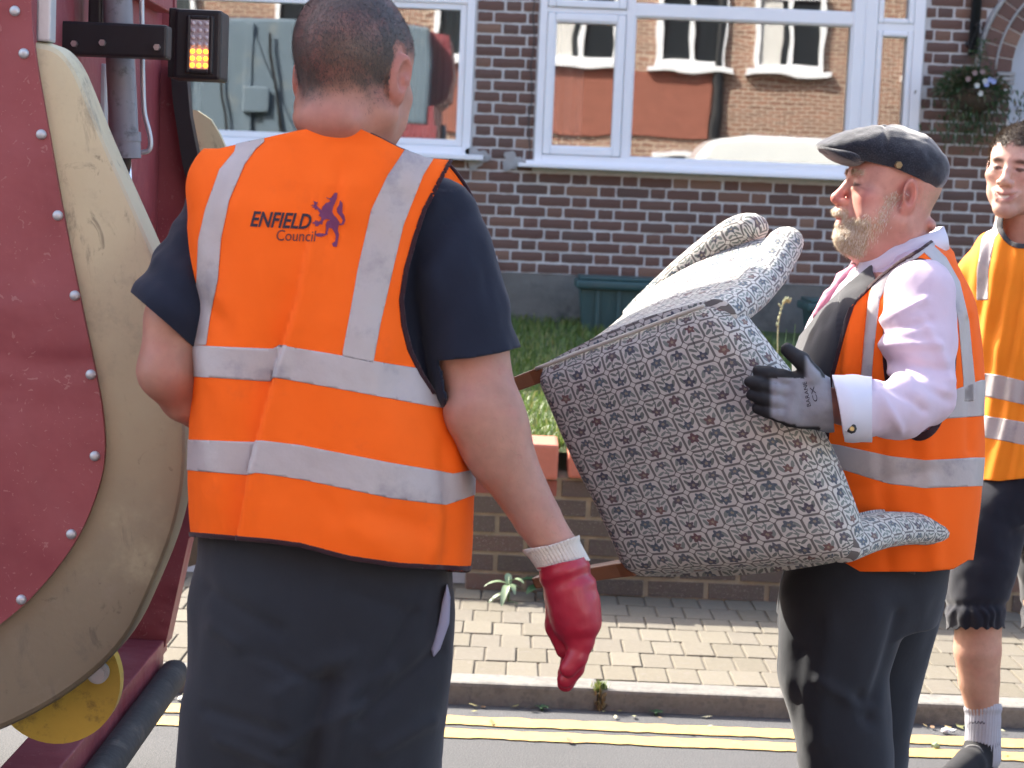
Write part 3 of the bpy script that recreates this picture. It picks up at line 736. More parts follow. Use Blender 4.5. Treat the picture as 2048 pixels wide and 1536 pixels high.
tag(Geo().box((-16, -5.9, 0), (16, -5.6, .9)).build('boundary_wall', M['hungtile']), 'red boundary wall across the street, mirrored in the window panes', 'wall')
g = Geo().quad((-60, -9.2, .1), (60, -9.2, .1), (60, -4.2, .1), (-60, -4.2, .1)); tag(g.build('far_pavement', M['sand']), kind='structure')
van = thing('parked_van', (3.7, -3.3, 0), 'white high roof van parked across the street, mirrored in the window pane', 'van')
prof = [(1.55, .35), (1.5, .9), (1.75, 1.25), (2.05, 1.5), (2.6, 2.3), (2.8, 2.52), (3.3, 2.62), (6.3, 2.62), (6.55, 2.5), (6.6, .35)]
o = Geo().prism([(x, -4.2, z) for x, z in prof], (0, 1.9, 0)).build('body', M['vanwhite'], van); fixn(o)
md = o.modifiers.new('bevel', 'BEVEL'); md.width = .09; md.segments = 3
Geo().prism([(2.15, -2.29, 1.5), (2.62, -2.29, 2.2), (3.2, -2.29, 2.2), (3.2, -2.29, 1.5)], (0, .01, 0)).build('side_window', M['darkglass'], van)
for wx in (2.4, 5.6): Geo().tube([(wx, -2.5, .34), (wx, -2.27, .34)], .34, 24).build('wheel', M['tyre'], van)
hd = thing('hedge', (5.9, -2.0, 0), 'dark green shrub across the street, mirrored in the window pane', 'shrub')
n = 2500; D = rng.normal(size=(n, 3)); D /= np.linalg.norm(D, axis=1, keepdims=True); P = np.array([6.6, -5.3, 1.7]) + D * np.array([.7, .5, 1.5]) * (.5 + .5 * rng.random(n))[:, None]
leafcloud(P, D, .16, .05, 'crown', M['leaf'], hd); Geo().tube([(6.6, -5.3, 0), (6.6, -5.3, 1.2)], .06, 8).build('trunk', simple('bark', (.1, .07, .05)), hd)
g = Geo().quad((-12, 7.28, .06), (-.14, 7.28, .06), (-.14, 7.75, .55), (-12, 7.75, .55)); tag(g.build('garden_ramp', M['cement']), kind='structure')

# ================================================================== REFUSE TRUCK (tail end, standing along the kerb)
def mat_truckred():
    b = MB('worn_red_truck_paint'); n = b.noise(3.5, 5); s = b.noise(22, 6, .7)
    c = b.mix(n.step(.3, .75), (.225, .043, .055), (.30, .072, .082)); c = b.mix(s.step(.60, .78) * .35, c, (.42, .14, .14))
    sc_ = b.noise(60, 2, .5, None, 0, 2.).step(.66, .70); c = b.mix(sc_ * .5, c, (.40, .20, .19))
    b.set(c, n * .25 + .34); b.bump(b.noise(3.2, 2, .5, None, 0, .8), .75, .04); b.bump(b.noise(11, 3), .3, .012); return b.m
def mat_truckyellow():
    b = MB('grimy_cream_yellow_sunlit_top_paint'); x, y, z = b.xyz()
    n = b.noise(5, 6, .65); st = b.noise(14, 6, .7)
    c = b.mix(n.step(.3, .7), (.60, .55, .35), (.55, .49, .31)); low = (z - .45).step(1.02, .25); c = b.mix(low * .92 * n.step(.05, .45), c, (.17, .135, .09)); c = b.mix(st.step(.50, .74) * .45, c, (.26, .225, .165))  # grime low down, and sunlight painted into the colour as a paler top
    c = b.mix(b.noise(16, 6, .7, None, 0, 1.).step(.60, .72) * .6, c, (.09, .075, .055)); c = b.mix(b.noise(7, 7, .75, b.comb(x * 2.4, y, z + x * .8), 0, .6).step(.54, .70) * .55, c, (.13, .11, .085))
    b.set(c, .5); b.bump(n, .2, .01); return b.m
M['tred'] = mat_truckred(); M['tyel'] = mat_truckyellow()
M['tyel2'] = simple('oily_yellow_paint', (.55, .40, .06), .5, .25, 12, .3, dirt=(.10, .07, .03, .8), dscale=22)
M['tgrey'] = simple('grey_blue_truck_paint', (.15, .20, .25), .35, .1, 4, .1, dirt=(.25, .27, .27, .6))
M['cyl'] = simple('grey_cylinder_paint', (.24, .245, .27), .45, .2, 12, .2, dirt=(.04, .04, .045, .7), dscale=30)
M['chrome'] = simple('chrome', (.85, .85, .87), .12, .02, 5, 0, metal=1.)
M['alu'] = simple('dull_aluminium', (.50, .53, .55), .5, .15, 12, .2, metal=.6)
M['rubber'] = simple('dusty_rubber', (.035, .036, .036), .75, .4, 14, .6, 30, .006, dirt=(.14, .13, .11, .6), dscale=12)
TY = 3.2
truck = thing('refuse_truck', (-2.6, 4.25, 0), 'dark red refuse truck tail with cream yellow hopper edge and rubber bumper', 'truck')
def tp(pts, Y): return [W(x, y, Y) for x, y in pts]
def smoothpoly(pts, it=2):
    P = [np.array(p, float) for p in pts]
    for _ in range(it):                              # Chaikin on an open line
        Q = [P[0]]
        for a_, b_ in zip(P[:-1], P[1:]): Q += [a_ * .75 + b_ * .25, a_ * .25 + b_ * .75]
        P = Q + [P[-1]]
    return P
inner = [(58, -120), (62, 0), (66, 90), (100, 280), (130, 450), (160, 600), (190, 740), (205, 820), (211, 900), (202, 965), (165, 1062), (120, 1130), (60, 1200), (0, 1250), (-200, 1400)]
outer = [(66, 78), (108, 86), (140, 122), (165, 180), (200, 270), (245, 370), (290, 470), (320, 540), (345, 620), (360, 720), (368, 830), (369, 920), (361, 1000), (341, 1080), (305, 1170), (255, 1280), (190, 1350), (110, 1410), (0, 1468), (-200, 1545)]
pi_ = smoothpoly(tp(inner, TY)); po = smoothpoly(tp(outer, TY))
LX = -4.6
red = [np.array([LX, TY, 2.2])] + [np.array([pi_[0][0], TY, 2.2])] + pi_ + [np.array([LX, TY, pi_[-1][2] - .05])]
o = fixn(Geo().prism([(p[0], TY, p[2]) for p in red], (0, .012, 0)).build('side_panel', M['tred'], truck)); o['label'] = 'dented dark red riveted side panel'
yel = [np.array([LX, TY, po[0][2]])] + po + [np.array([LX, TY, po[-1][2] - .05])]
# the yellow plate is dished: its outer rim turns away from the street
g = Geo(); K = len(po)
ctr = np.array([WX(20, 800, TY), TY, WZ(20, 800, TY)])
rows = []
for t, dy in ((0.0, .014), (.5, .014), (.8, .014), (.95, .0142), (.978, .016), (.992, .021), (1.0, .032), (1.0, .10)):
    rows.append([np.array([p[0] * t + ctr[0] * (1 - t), TY + dy, p[2] * t + ctr[2] * (1 - t)]) for p in po])
V = [v for r in rows for v in r]; Fq = []
for j in range(len(rows) - 1):
    for k in range(K - 1): Fq.append((j * K + k, j * K + k + 1, (j + 1) * K + k + 1, (j + 1) * K + k))
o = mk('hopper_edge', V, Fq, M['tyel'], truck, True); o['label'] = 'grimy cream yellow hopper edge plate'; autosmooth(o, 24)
rv = None
for x, y in [(30, 22), (48, 107), (83, 269), (116, 431), (150, 591), (182, 749), (190, 912), (143, 1068), (43, 1199), (-30, 1260), (5, -120)]:
    c = W(x, y, TY); V = []; Fq = []
    for j, (r, d) in enumerate([(.0085, .001), (.0085, -.003), (.006, -.0055), (.002, -.0068)]):
        for k in range(14): V.append((r * math.cos(k * .4488), d, r * math.sin(k * .4488)))
        if j:
            for k in range(14): Fq.append(((j - 1) * 14 + k, (j - 1) * 14 + (k + 1) % 14, j * 14 + (k + 1) % 14, j * 14 + k))
    Fq.append(tuple(range(42, 56)))
    o = mk('rivet', np.array(V) + c, Fq, M['alu'], truck, True); fixn(o)
# vertical strip above the yellow plate
g = Geo().box((WX(66, 60, TY), TY + .02, WZ(66, 80, TY)), (WX(95, 60, TY), TY + .06, 2.3), .004); g.build('edge_strip', M['alu'], truck)
# packer panel, closing the hopper
g = Geo().box((-1.02, TY + .05, .75), (-.955, 5.18, 2.5)); g.build('packer_panel', M['tred'], truck)
g = Geo()
for zz in (1.05, 1.95): g.box((-.956, TY + .1, zz), (-.915, 5.1, zz + .06), .006)
g.build('packer_rib', M['tred'], truck)
# far side of the hopper
fo = smoothpoly([(-.90, 2.3), (-.885, 1.86), (-.86, 1.72), (-.80, 1.60), (-.70, 1.35), (-.62, 1.05), (-.64, .85), (-.78, .6), (-1.1, .5)])if False else [np.array(p) for p in [(-.93, 2.3), (-.92, 1.8), (-.90, 1.66), (-.84, 1.5), (-.76, 1.25), (-.71, 1.0), (-.72, .85), (-.82, .62), (-1.2, .5)]]
o = fixn(Geo().prism([(LX, 5.17, 2.3)] + [(p[0], 5.17, p[1]) for p in fo] + [(LX, 5.17, .5)], (0, .03, 0)).build('far_side_panel', M['tred'], truck))
P = [W(372, 218, 5.25), W(398, 222, 5.25), W(425, 240, 5.25), W(443, 270, 5.25), W(456, 300, 5.25), W(470, 345, 5.25), W(500, 420, 5.25), W(520, 600, 5.25), W(520, 900, 5.25), W(480, 1100, 5.25), W(380, 1130, 5.25), W(380, 600, 5.25)]
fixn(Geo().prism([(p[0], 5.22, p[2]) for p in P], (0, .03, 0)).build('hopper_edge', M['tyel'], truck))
fixn(Geo().prism([W(*q, 5.12) for q in ((340, 130), (372, 135), (380, 230), (402, 345), (420, 430), (395, 440), (365, 330), (345, 200))], (0, .05, 0)).build('black_edge_strip', M['blackmetal'], truck))
# hydraulic ram with hose
ctop, cbot = np.array([-.905, 4.2, 2.35]), np.array([-.848, 4.2, 1.56])
c1 = Geo().tube([ctop, cbot], .031, 24).tube([cbot + (ctop - cbot) * .05, cbot], .034, 24).tube([cbot + (ctop - cbot) * .07, cbot + (ctop - cbot) * .045], .036, 24).build('hydraulic_cylinder', M['cyl'], truck, False); autosmooth(c1)
Geo().tube([cbot, cbot + (cbot - ctop) * .45], .013, 16).build('piston_rod', M['chrome'], c1, True)
h0 = [(283, -40), (284, 60), (285, 140), (287, 210), (290, 235), (300, 268), (302, 292), (296, 303), (283, 305)]
Geo().tube(smoothpoly([W(x, y, 4.17) for x, y in h0]), .0055, 8).build('hose', M['alu'], c1, True)
Geo().box((WX(178, 200, 4.45), 4.44, WZ(200, 420, 4.45)), (WX(214, 200, 4.45), 4.47, WZ(200, 127, 4.45)), .005).build('slide_rail', M['alu'], truck)
g = Geo(); a_, b_ = W(120, 112, 4.12), W(345, 55, 4.12); g.box((a_[0], 4.06, a_[2]), (b_[0], 4.12, b_[2]), .006)
a_, b_ = W(128, 98, 4.25), W(165, -60, 4.25); g.box((a_[0], 4.2, a_[2]), (b_[0], 4.26, b_[2]), .006); a_, b_ = W(185, 60, 4.25), W(215, -60, 4.25); g.box((a_[0], 4.2, a_[2]), (b_[0], 4.26, b_[2]), .006)
g.build('ram_bracket', M['blackmetal'], truck)
for x, y in ((150, 88), (206, 86), (315, 95)):
    c = W(x, y, 4.055); Geo().tube([c, c - np.array([0, .012, 0])], .007, 6).build('bolt', M['steel'], truck)
# lamp unit with amber diodes
lc = W(403, 92, 4.55); lw_, lh_ = .055, .078
lamp = fixn(Geo().box((lc[0] - .055, 4.5, lc[2] - .079), (lc[0] + .053, 4.62, lc[2] + .079), .008).build('lamp_housing', M['blackmetal'], truck))
Geo().box((lc[0] - .072, 4.52, lc[2] - .076), (lc[0] - .052, 4.66, lc[2] + .082), .004).build('lamp_bracket', M['blackmetal'], truck)
g = Geo(); frame_rect(g, lc[0] - .026, lc[0] + .036, lc[2] - .066, lc[2] + .064, .010, 4.487, 4.502, .004); g.build('lamp_bezel', M['blackmetal'], lamp)
Geo().box((lc[0] - .020, 4.490, lc[2] - .060), (lc[0] + .030, 4.4995, lc[2] + .058), .003).build('lamp_lens', simple('clear_lens', (.52, .47, .50), .12, .1, 40, .5, 200, .003), lamp)
mb = MB('lit_amber_diode'); mb.set((.9, .3, .02), .3); mb.b.inputs['Emission Color'].default_value = (1, .32, .02, 1); mb.b.inputs['Emission Strength'].default_value = 1.6; M['led'] = mb.m
M['ledoff'] = simple('unlit_diode', (.62, .56, .58), .15, .1, 30, 0)
for r in range(7):
    for c in range(3):
        p = np.array([lc[0] - .010 + c * .015, 4.489, lc[2] + .046 - r * .0157]); V = []; Fq = []
        for j, (rr_, d) in enumerate([(.0055, 0), (.0048, -.003), (.0025, -.0045)]):
            for k in range(8): V.append(p + np.array([rr_ * math.cos(k * .785), d, rr_ * math.sin(k * .785)]))
            if j:
                for k in range(8): Fq.append(((j - 1) * 8 + k, (j - 1) * 8 + (k + 1) % 8, j * 8 + (k + 1) % 8, j * 8 + k))
        Fq.append(tuple(range(16, 24))); fixn(mk('diode', V, Fq, M['led'] if r >= 4 else M['ledoff'], lamp, True))
# seams, latch and dents on the kerb side of the body
for x0_, x1_ in ((-3.35, -3.05), (-2.75, -2.45)):
    Geo().prism([(x0_, 5.285, 3.2), (x0_ + .03, 5.285, 3.2), (x1_ + .03, 5.285, 1.3), (x1_, 5.285, 1.3)], (0, .012, 0)).build('rubber_seal', M['blackmetal'], truck)
Geo().box((-3.0, 5.285, 2.35), (-2.72, 5.33, 2.62), .02).build('latch', M['tgrey'], truck)
# yellow wheel plate, bolt, bumper
dc = W(112, 1362, 3.33)
o = Geo().tube([dc, dc + np.array([0, .03, 0])], .112, 48).build('pivot_plate', M['tyel2'], truck)
bc = W(196, 1345, 3.32); Geo().tube([bc, bc - np.array([0, .012, 0])], .0135, 20).build('pivot_bolt', M['steel'], o); Geo().tube([bc - np.array([0, .006, 0]), bc + np.array([0, .008, 0])], .019, 24).build('washer', M['alu'], o)
BX = -.82
g = Geo().tube([(BX, 3.32, .285), (BX, 3.6, .283), (BX, 4.82, .285), (BX, 4.86, .285)], [.034, .036, .036, .026], 20); autosmooth(g.build('rubber_bumper', M['rubber'], truck))
g = Geo().box((BX - .15, 3.4, .27), (BX - .034, 4.86, .36), .004).box((BX - .15, 3.4, .15), (BX - .14, 4.86, .268)); g.build('bumper_beam', M['tred'], truck)
Geo().box((BX - .12, 3.25, .12), (BX - .03, 3.42, .40), .006).build('bumper_bracket', M['tred'], truck)
P = [W(x, y, 4.9) for x, y in ((395, 1060), (380, 1075), (333, 1290), (322, 1300), (258, 1300), (262, 1270), (300, 1180), (335, 1090), (355, 1000), (395, 1000))]
fixn(Geo().prism([(p[0], 4.88, p[2]) for p in P], (0, .10, 0)).build('tail_upright', M['tred'], truck))
Geo().box((-1.25, 4.9, .3), (BX - .05, 5.0, .42), .004).build('cross_member', M['tred'], truck)
# body ahead of the hopper, an added sun-blocking canopy over it, wheels
g = Geo().box((-8.2, TY + .02, 1.0), (LX, 5.23, 3.35), .04).box((LX, TY + .03, 2.3), (-1.03, 5.20, 3.35), .03); g.build('body', M['tgrey'], truck)
g = Geo()
for x in (-4.4, -3.7, -3.0, -2.35): g.box((x, 5.2, .7), (x + .09, 5.28, 3.3), .01)
g.prism([(-3.2, 5.2, 3.2), (-2.9, 5.2, 3.2), (-2.0, 5.2, 1.2), (-2.3, 5.2, 1.2)], (0, .06, 0)); g.box((-4.6, 5.2, .6), (-1.7, 5.235, 3.3)); fixn(g.build('side_ribs', M['tgrey'], truck))
fixn(Geo().prism([(-1.05, TY + .03, 2.45), (-.84, TY + .03, 2.62), (-.78, TY + .03, 2.9), (-.84, TY + .03, 3.3), (-1.05, TY + .03, 3.35)], (0, 1.42, 0)).build('shade_canopy', M['tred'], truck))  # unseen canopy, added and shaped to shade the man at the tail
for wx in (-2.4, -3.7):
    for wy in (TY + .08, 4.9):
        w_ = autosmooth(Geo().tube([(wx, wy, .5), (wx, wy + .03, .5), (wx, wy + .25, .5), (wx, wy + .28, .5)], [.44, .5, .5, .44], 32).build('wheel', M['tyre'], truck)); Geo().tube([(wx, wy - .004, .5), (wx, wy + .284, .5)], .27, 24).build('rim', M['alu'], w_)
Geo().box((-8.2, 3.5, .62), (-1.1, 4.95, .9)).build('chassis', M['blackmetal'], truck)

# ================================================================== UPHOLSTERED ARMCHAIR (carried on its side)
def mat_tapestry():
    b = MB('floral_tapestry'); at = b.attr('fab'); s, t, w = b.xyz(at.outputs['Vector'])
    S, T = s / .0465, t / .0385
    ci, cj = S.floor(), T.floor(); p0, q0 = S.frac() - .5, T.frac() - .5
    wn = b.nt.nodes.new('ShaderNodeTexWhiteNoise'); wn.noise_dimensions = '2D'
    b.link(b.comb(ci, cj, 0.0), wn.inputs['Vector']); r1 = E(b.nt, wn.outputs['Value']); rc = b.xyz(wn.outputs['Color'])
    par = ((ci + cj * 2.0) / 4.0).frac()                       # motifs repeat on the diagonal
    fx = (rc[1].gt(.5)) * 2.0 - 1.0; fy = (par.gt(.4)) * 2.0 - 1.0
    wob = b.noise(95, 2, .5, at.outputs['Vector']) - .5
    p = p0 * fx + wob * .10; q = q0 * fy + (b.noise(80, 2, .5, at.outputs['Vector'], 0) - .5) * .08
    def ellp(cx, cy, ang, a, c):
        ca, sa = math.cos(ang), math.sin(ang); x = p - cx; y = q - cy
        u = (x * ca + y * sa) / a; v = (y * ca - x * sa) / c
        return (u * u + v * v).step(1.15, .75)
    leaf = ellp(-.26, .14, 1.1, .21, .085).max(ellp(.28, .02, 2.0, .20, .08)).max(ellp(-.26, -.19, .6, .19, .075)).max(ellp(.20, -.28, -.5, .19, .07)).max(ellp(-.05, -.30, .3, .12, .05))
    leaf = leaf.max((p - (q * 5.0).sin() * .09).abs().step(.045, .02) * q.lt(.05))
    dx, dy = p - .02, q - .17; rr = (dx * dx + dy * dy).sqrt(); th = dx.atan2(dy)
    pet = rr / ((th * 5.0 + r1 * 6.0).cos() * .05 + (rc[2] * .05 + .185)); flower = pet.step(1.1, .85); core = pet.step(.38, .25)
    a1, a2 = p0.abs(), q0.abs()
    line = a1.max(a2).step(.425, .46)
    rx, ry = (a1 - .33).max(0.), (a2 - .33).max(0.); rnd_ = (rx * rx + ry * ry).sqrt(); frame = rnd_.step(.135, .15) * (1.0 - line)
    cd = (.5 - a1) + (.5 - a2); dia = cd.step(.17, .13); diao = cd.step(.24, .20) * (1.0 - dia)
    cream = b.mix(b.noise(14, 3, .5, at.outputs['Vector']), (.60, .59, .535), (.55, .54, .50))
    col = b.mix(leaf * .86, cream, b.mix(r1.gt(.5), (.10, .125, .11), (.16, .20, .18)))
    fcol = b.ramp(par * .6 + r1 * .4, [(0, (.12, .05, .055)), (.3, (.08, .12, .15)), (.55, (.05, .055, .085)), (.8, (.17, .09, .08)), (1, (.10, .05, .055))])
    col = b.mix(flower * .93, col, fcol); col = b.mix(core * .6, col, (.42, .36, .24))
    col = b.mix(frame * .25, col, (.2, .2, .18)); col = b.mix(line * .85, col, (.085, .08, .078)); col = b.mix(diao * .75, col, (.12, .11, .10)); col = b.mix(dia, col, cream)
    b.set(col, .92, spec=.2, sheen=.2)
    b.bump((s * 900.).sin() * (t * 900.).sin(), .35, .0006); b.bump(b.noise(300, 2, .5, at.outputs['Vector']), .3, .001); return b.m
M['tapestry'] = mat_tapestry()
M['legwood'] = simple('varnished_brown_wood', (.17, .065, .028), .45, .3, 30, .1)
Q0, Q3, Q3b, Q0b = W(1050, 742, 3.865), W(1425, 600, 3.62), W(1706, 1130, 3.55), W(1240, 1166, 3.80)
cu = (Q3 - Q0 + Q3b - Q0b) / 2; cw = (Q0b - Q0 + Q3b - Q3) / 2; cfw = np.cross(cu, cw); cfw /= np.linalg.norm(cfw)
if cfw[1] < 0: cfw = -cfw
CH, CW_ = np.linalg.norm(cu), np.linalg.norm(cw); cun = cu / CH; cwn = cw / CW_
def cmap(L):
    """chair metres (x across, y forward, z up from the base) to the place"""
    L = np.asarray(L, float); a = (L[..., 2] / CH)[..., None]; b = (L[..., 0] / CW_ + .5)[..., None]
    return Q0 * (1 - a) * (1 - b) + Q3 * a * (1 - b) + Q3b * a * b + Q0b * (1 - a) * b + L[..., 1:2] * cfw
base_c = (Q0 + Q0b) / 2
chair = thing('armchair', tuple(base_c), 'cream floral tapestry armchair held on its side between two men', 'armchair')
def rbox(lo, hi, bev, seg=5, cuts=10):
    bm_ = bmesh.new(); bmesh.ops.create_cube(bm_, size=1); lo = np.array(lo); hi = np.array(hi)
    for v in bm_.verts: v.co = Vector(((lo + hi) / 2 + np.array(v.co) * (hi - lo)))
    bmesh.ops.bevel(bm_, geom=bm_.edges[:], offset=bev, segments=seg, affect='EDGES', profile=.5)
    bmesh.ops.subdivide_edges(bm_, edges=[e for e in bm_.edges if e.calc_length() > .09], cuts=cuts, use_grid_fill=True)
    bmesh.ops.triangulate(bm_, faces=[f for f in bm_.faces if len(f.verts) > 4])
    V = np.array([v.co[:] for v in bm_.verts]); F = [tuple(v.index for v in f.verts) for f in bm_.faces]; bm_.free(); return V, F
def fabric(name, V, F, uvf, disp=.004, wear=None):
    uv = uvf(V); V2 = V.copy()
    nz = fbm(V, 7., 5) * disp
    P_ = cmap(V2); ctr_ = P_.mean(0); d = P_ - ctr_; d /= np.linalg.norm(d, axis=1, keepdims=True) + 1e-9
    o = mk(name, P_ + d * nz[:, None], F, M['tapestry'], chair, True, attrs={'fab': np.c_[uv, np.zeros(len(V))]}); fixn(o)
    o.data.polygons.foreach_set('use_smooth', [True] * len(o.data.polygons)); return o
HW = CW_ / 2; AL = .47
# outside back with its thick rounded top
V, F = rbox((-HW, 0, 0), (HW, .11, CH), .045)
V[:, 1] += .035 * ((V[:, 0] / HW)**2) * sstep(V[:, 2], .1, CH) * 0
edge = np.clip(1 - np.abs(V[:, 0]) / HW, 0, 1)
V[:, 1] -= .018 * np.sin(np.pi * np.clip(V[:, 2] / CH, 0, 1)) * np.clip(edge * 3, 0, 1) * (V[:, 1] < .05)
V[:, 2] += .045 * (1 - (V[:, 0] / HW)**2) * sstep(V[:, 2], CH * .4, CH)
fabric('outside_back', V, F, lambda V: np.c_[V[:, 2] + V[:, 1] * sstep(V[:, 2], CH - .10, CH - .01), V[:, 0] + V[:, 1] * np.sign(V[:, 0]) * sstep(np.abs(V[:, 0]), HW - .06, HW)])
# sides: outer panel, top pad, front roll
for sd in (-1, 1):
    xo = sd * HW
    def sidepan(u, v):      # u: 0 back .. 1 front ; v: 0 base .. 1 top
        return np.stack([xo + sd * (.075 * u * u + .015 * np.sin(np.pi * v)), .045 + u * (AL - .06), np.where(v < .5, 1, 1) * (v * (CH - .04) * (1 - .10 * u)) + .02 + .06 * u * (1 - v)], -1)
    nu, nv = 18, 18; uu, vv = np.meshgrid(np.linspace(0, 1, nu), np.linspace(0, 1, nv), indexing='ij')
    A = sidepan(uu, vv).reshape(-1, 3); B = A.copy(); B[:, 0] -= sd * .06
    F = []
    for L_, off in ((A, 0), (B, nu * nv)):
        for i in range(nu - 1):
            for j in range(nv - 1): F.append((off + i * nv + j, off + (i + 1) * nv + j, off + (i + 1) * nv + j + 1, off + i * nv + j + 1))
    rim = [i * nv for i in range(nu)] + [(nu - 1) * nv + j for j in range(1, nv)] + [i * nv + nv - 1 for i in range(nu - 2, -1, -1)] + [j for j in range(nv - 2, 0, -1)]
    for k in range(len(rim)): a_, b_ = rim[k], rim[(k + 1) % len(rim)]; F.append((a_, b_, b_ + nu * nv, a_ + nu * nv))
    fabric('side_panel', np.concatenate([A, B]), F, lambda V: np.c_[V[:, 2], V[:, 1] + V[:, 0] * .9], .002)
    def roll(name, pts, rs, flat=.75):
        pts = np.array(smoothpoly(pts, 2)); rs = np.interp(np.linspace(0, 1, len(pts)), np.linspace(0, 1, len(rs)), rs); n = 20; V = []; UV = []; acc = 0
        T = np.gradient(pts, axis=0); T /= np.linalg.norm(T, axis=1, keepdims=True); sx = np.array([1., 0, 0])
        for i, p in enumerate(pts):
            a_ = sx - T[i] * (sx @ T[i]); a_ /= np.linalg.norm(a_); b_ = np.cross(T[i], a_)
            if i: acc += np.linalg.norm(pts[i] - pts[i - 1])
            for k in range(n): w_ = k / n * 6.2832; V.append(p + rs[i] * (a_ * math.cos(w_) * flat + b_ * math.sin(w_))); UV.append((acc, abs(k - n / 2) / n * 2 * math.pi * rs[i]))
        F = [(i * n + k, i * n + (k + 1) % n, (i + 1) * n + (k + 1) % n, (i + 1) * n + k) for i in range(len(pts) - 1) for k in range(n)] + [tuple(range(n))[::-1], tuple(range((len(pts) - 1) * n, len(pts) * n))]
        UV = np.array(UV); return fabric(name, np.array(V), F, lambda V: UV, .002)
    fl = .05
    roll('arm_pad', [(xo - sd * .03, .03, CH - .025), (xo - sd * .022, .14, CH - .022), (xo + sd * .0, .27, CH - .02), (xo + sd * .045, AL - .05, CH - .02), (xo + sd * .054, AL - .01, CH - .022), (xo + sd * .055, AL + .012, CH - .03)], [.04, .042, .042, .042, .036, .014], .8)
    roll('arm_front', [(xo + sd * .03, AL - .02, .01), (xo + sd * .055, AL + .0, .09), (xo + sd * .088, AL + .012, CH * .45), (xo + sd * .108, AL + .015, CH * .70), (xo + sd * .106, AL + .015, CH * .81), (xo + sd * .085, AL + .01, CH * .84)], [.022, .034, .040, .042, .036, .014], .85)
# inside: seat, inner back, front border
V, F = rbox((-HW + .05, .09, .06), (HW - .05, AL - .02, .22), .04); fabric('seat', V, F, lambda V: np.c_[V[:, 1] + V[:, 2], V[:, 0]])
V, F = rbox((-HW + .05, .085, .18), (HW - .05, .15, CH - .03), .03); fabric('inside_back', V, F, lambda V: np.c_[V[:, 2], V[:, 0]])
# back legs continue the back edge, front legs stand under the arm fronts
for x0_, y0_, y1_, dx in ((-HW + .02, .03, -.02, 0.), (HW - .025, .03, -.02, 0.), (-HW + .0, AL - .03, AL - .01, 0.), (HW - .0, AL - .03, AL - .01, 0.)):
    back = y0_ < .1; w_ = .017; Lg = .165 if back else .11
    sec = lambda c, w: [c + np.array([i * w, j * w, 0]) for i, j in ((-1, -1), (1, -1), (1, 1), (-1, 1))]
    rows_ = [sec(np.array([x0_, y0_, .03]), w_), sec(np.array([x0_, y0_, .0]), w_), sec(np.array([x0_ + dx, (y0_ + y1_) / 2, -Lg * .5]), w_ * .95), sec(np.array([x0_ + dx, y1_, -Lg]), w_ * .8)]
    V = np.array([v for r in rows_ for v in r]); F = [(j * 4 + k, j * 4 + (k + 1) % 4, (j + 1) * 4 + (k + 1) % 4, (j + 1) * 4 + k) for j in range(3) for k in range(4)] + [(0, 1, 2, 3), (15, 14, 13, 12)]
    o = fixn(mk('leg', cmap(V), F, M['legwood'], chair)); md = o.modifiers.new('bevel', 'BEVEL'); md.width = .003; md.segments = 2
# piping along the upper back seam
for sd in (-1,):
    pts = [cmap(np.array([sd * (HW - .004), .012 + .0 * k, CH * (.04 + .9 * k / 20)])) for k in range(21)]
    Geo().tube(pts, .004, 8).build('piping', M['legwood'] if False else simple('cream_piping', (.5, .48, .42), .9), chair, True)

# ================================================================== PEOPLE: shared materials and builders
def mat_skin(name, rough=.5, sub=.12):
    b = MB(name); at = b.attr('Col'); n = b.noise(38, 5, .6); c = b.bright(at.outputs['Color'], (n - .5) * .5 + 1.0); c = b.mix(b.noise(17, 4, .6).step(.45, .7) * .30, c, (.46, .17, .14)); c = b.mix(b.noise(9, 3).step(.55, .75) * .22, c, (.36, .24, .19))
    c = b.mix(b.noise(85, 2).step(.60, .75) * .22, c, (.38, .12, .09)); b.set(c, rough, spec=.4, sub=sub)
    b.bump(b.noise(420, 3), .25, .0006); b.bump(b.noise(60, 3), .12, .002); return b.m
def mat_cloth(name, base, rough=.85, var=.10, weave=700., sheen=.15, bump=.25, crease=.0, dirt=None, trans=0.):
    b = MB(name); x, y, z = b.xyz(); n = b.noise(9, 5, .6); c = b.bright(base, (n - .5) * (2 * var) + 1.0)
    if dirt: c = b.mix(b.noise(11, 6, .7).step(.56, .76) * dirt[3], c, tuple(dirt[:3]))
    b.set(c, rough, spec=.25, sheen=sheen); b.bump(b.noise(weave, 2), bump, .0006)
    if crease: b.bump(b.noise(22, 4, .6, None, 0, .6), crease, .006)
    if trans:
        t = b.nt.nodes.new('ShaderNodeBsdfTranslucent'); b.link(c, t.inputs[0]); mx = b.nt.nodes.new('ShaderNodeMixShader'); mx.inputs[0].default_value = trans
        out = b.nt.nodes['Material Output']; b.nt.links.new(b.b.outputs[0], mx.inputs[1]); b.nt.links.new(t.outputs[0], mx.inputs[2]); b.nt.links.new(mx.outputs[0], out.inputs[0])
    return b.m
M['skin'] = mat_skin('skin')
M['hivis'] = mat_cloth('orange_high_visibility_cloth', (1.0, .145, .008), .75, .05, 900, 0., .2, .12, (.62, .10, .03, .22), .05)
M['silver'] = simple('silver_reflective_tape', (.43, .39, .385), .42, .10, 14, .35, 35, .004, dirt=(.16, .16, .20, .5), dscale=11)
M['binding'] = mat_cloth('dark_maroon_binding', (.035, .012, .016))
M['navy'] = mat_cloth('navy_cotton', (.012, .016, .030), .9, .2, 800, .12, .3, .12)
M['charcoal'] = mat_cloth('charcoal_trouser_cloth', (.023, .026, .033), .9, .25, 800, .15, .3, .15)
M['redpvc'] = simple('red_pvc_glove', (.36, .012, .032), .45, .15, 10, .3, 40, .004, dirt=(.16, .012, .03, .5), dscale=14, coat=.15)
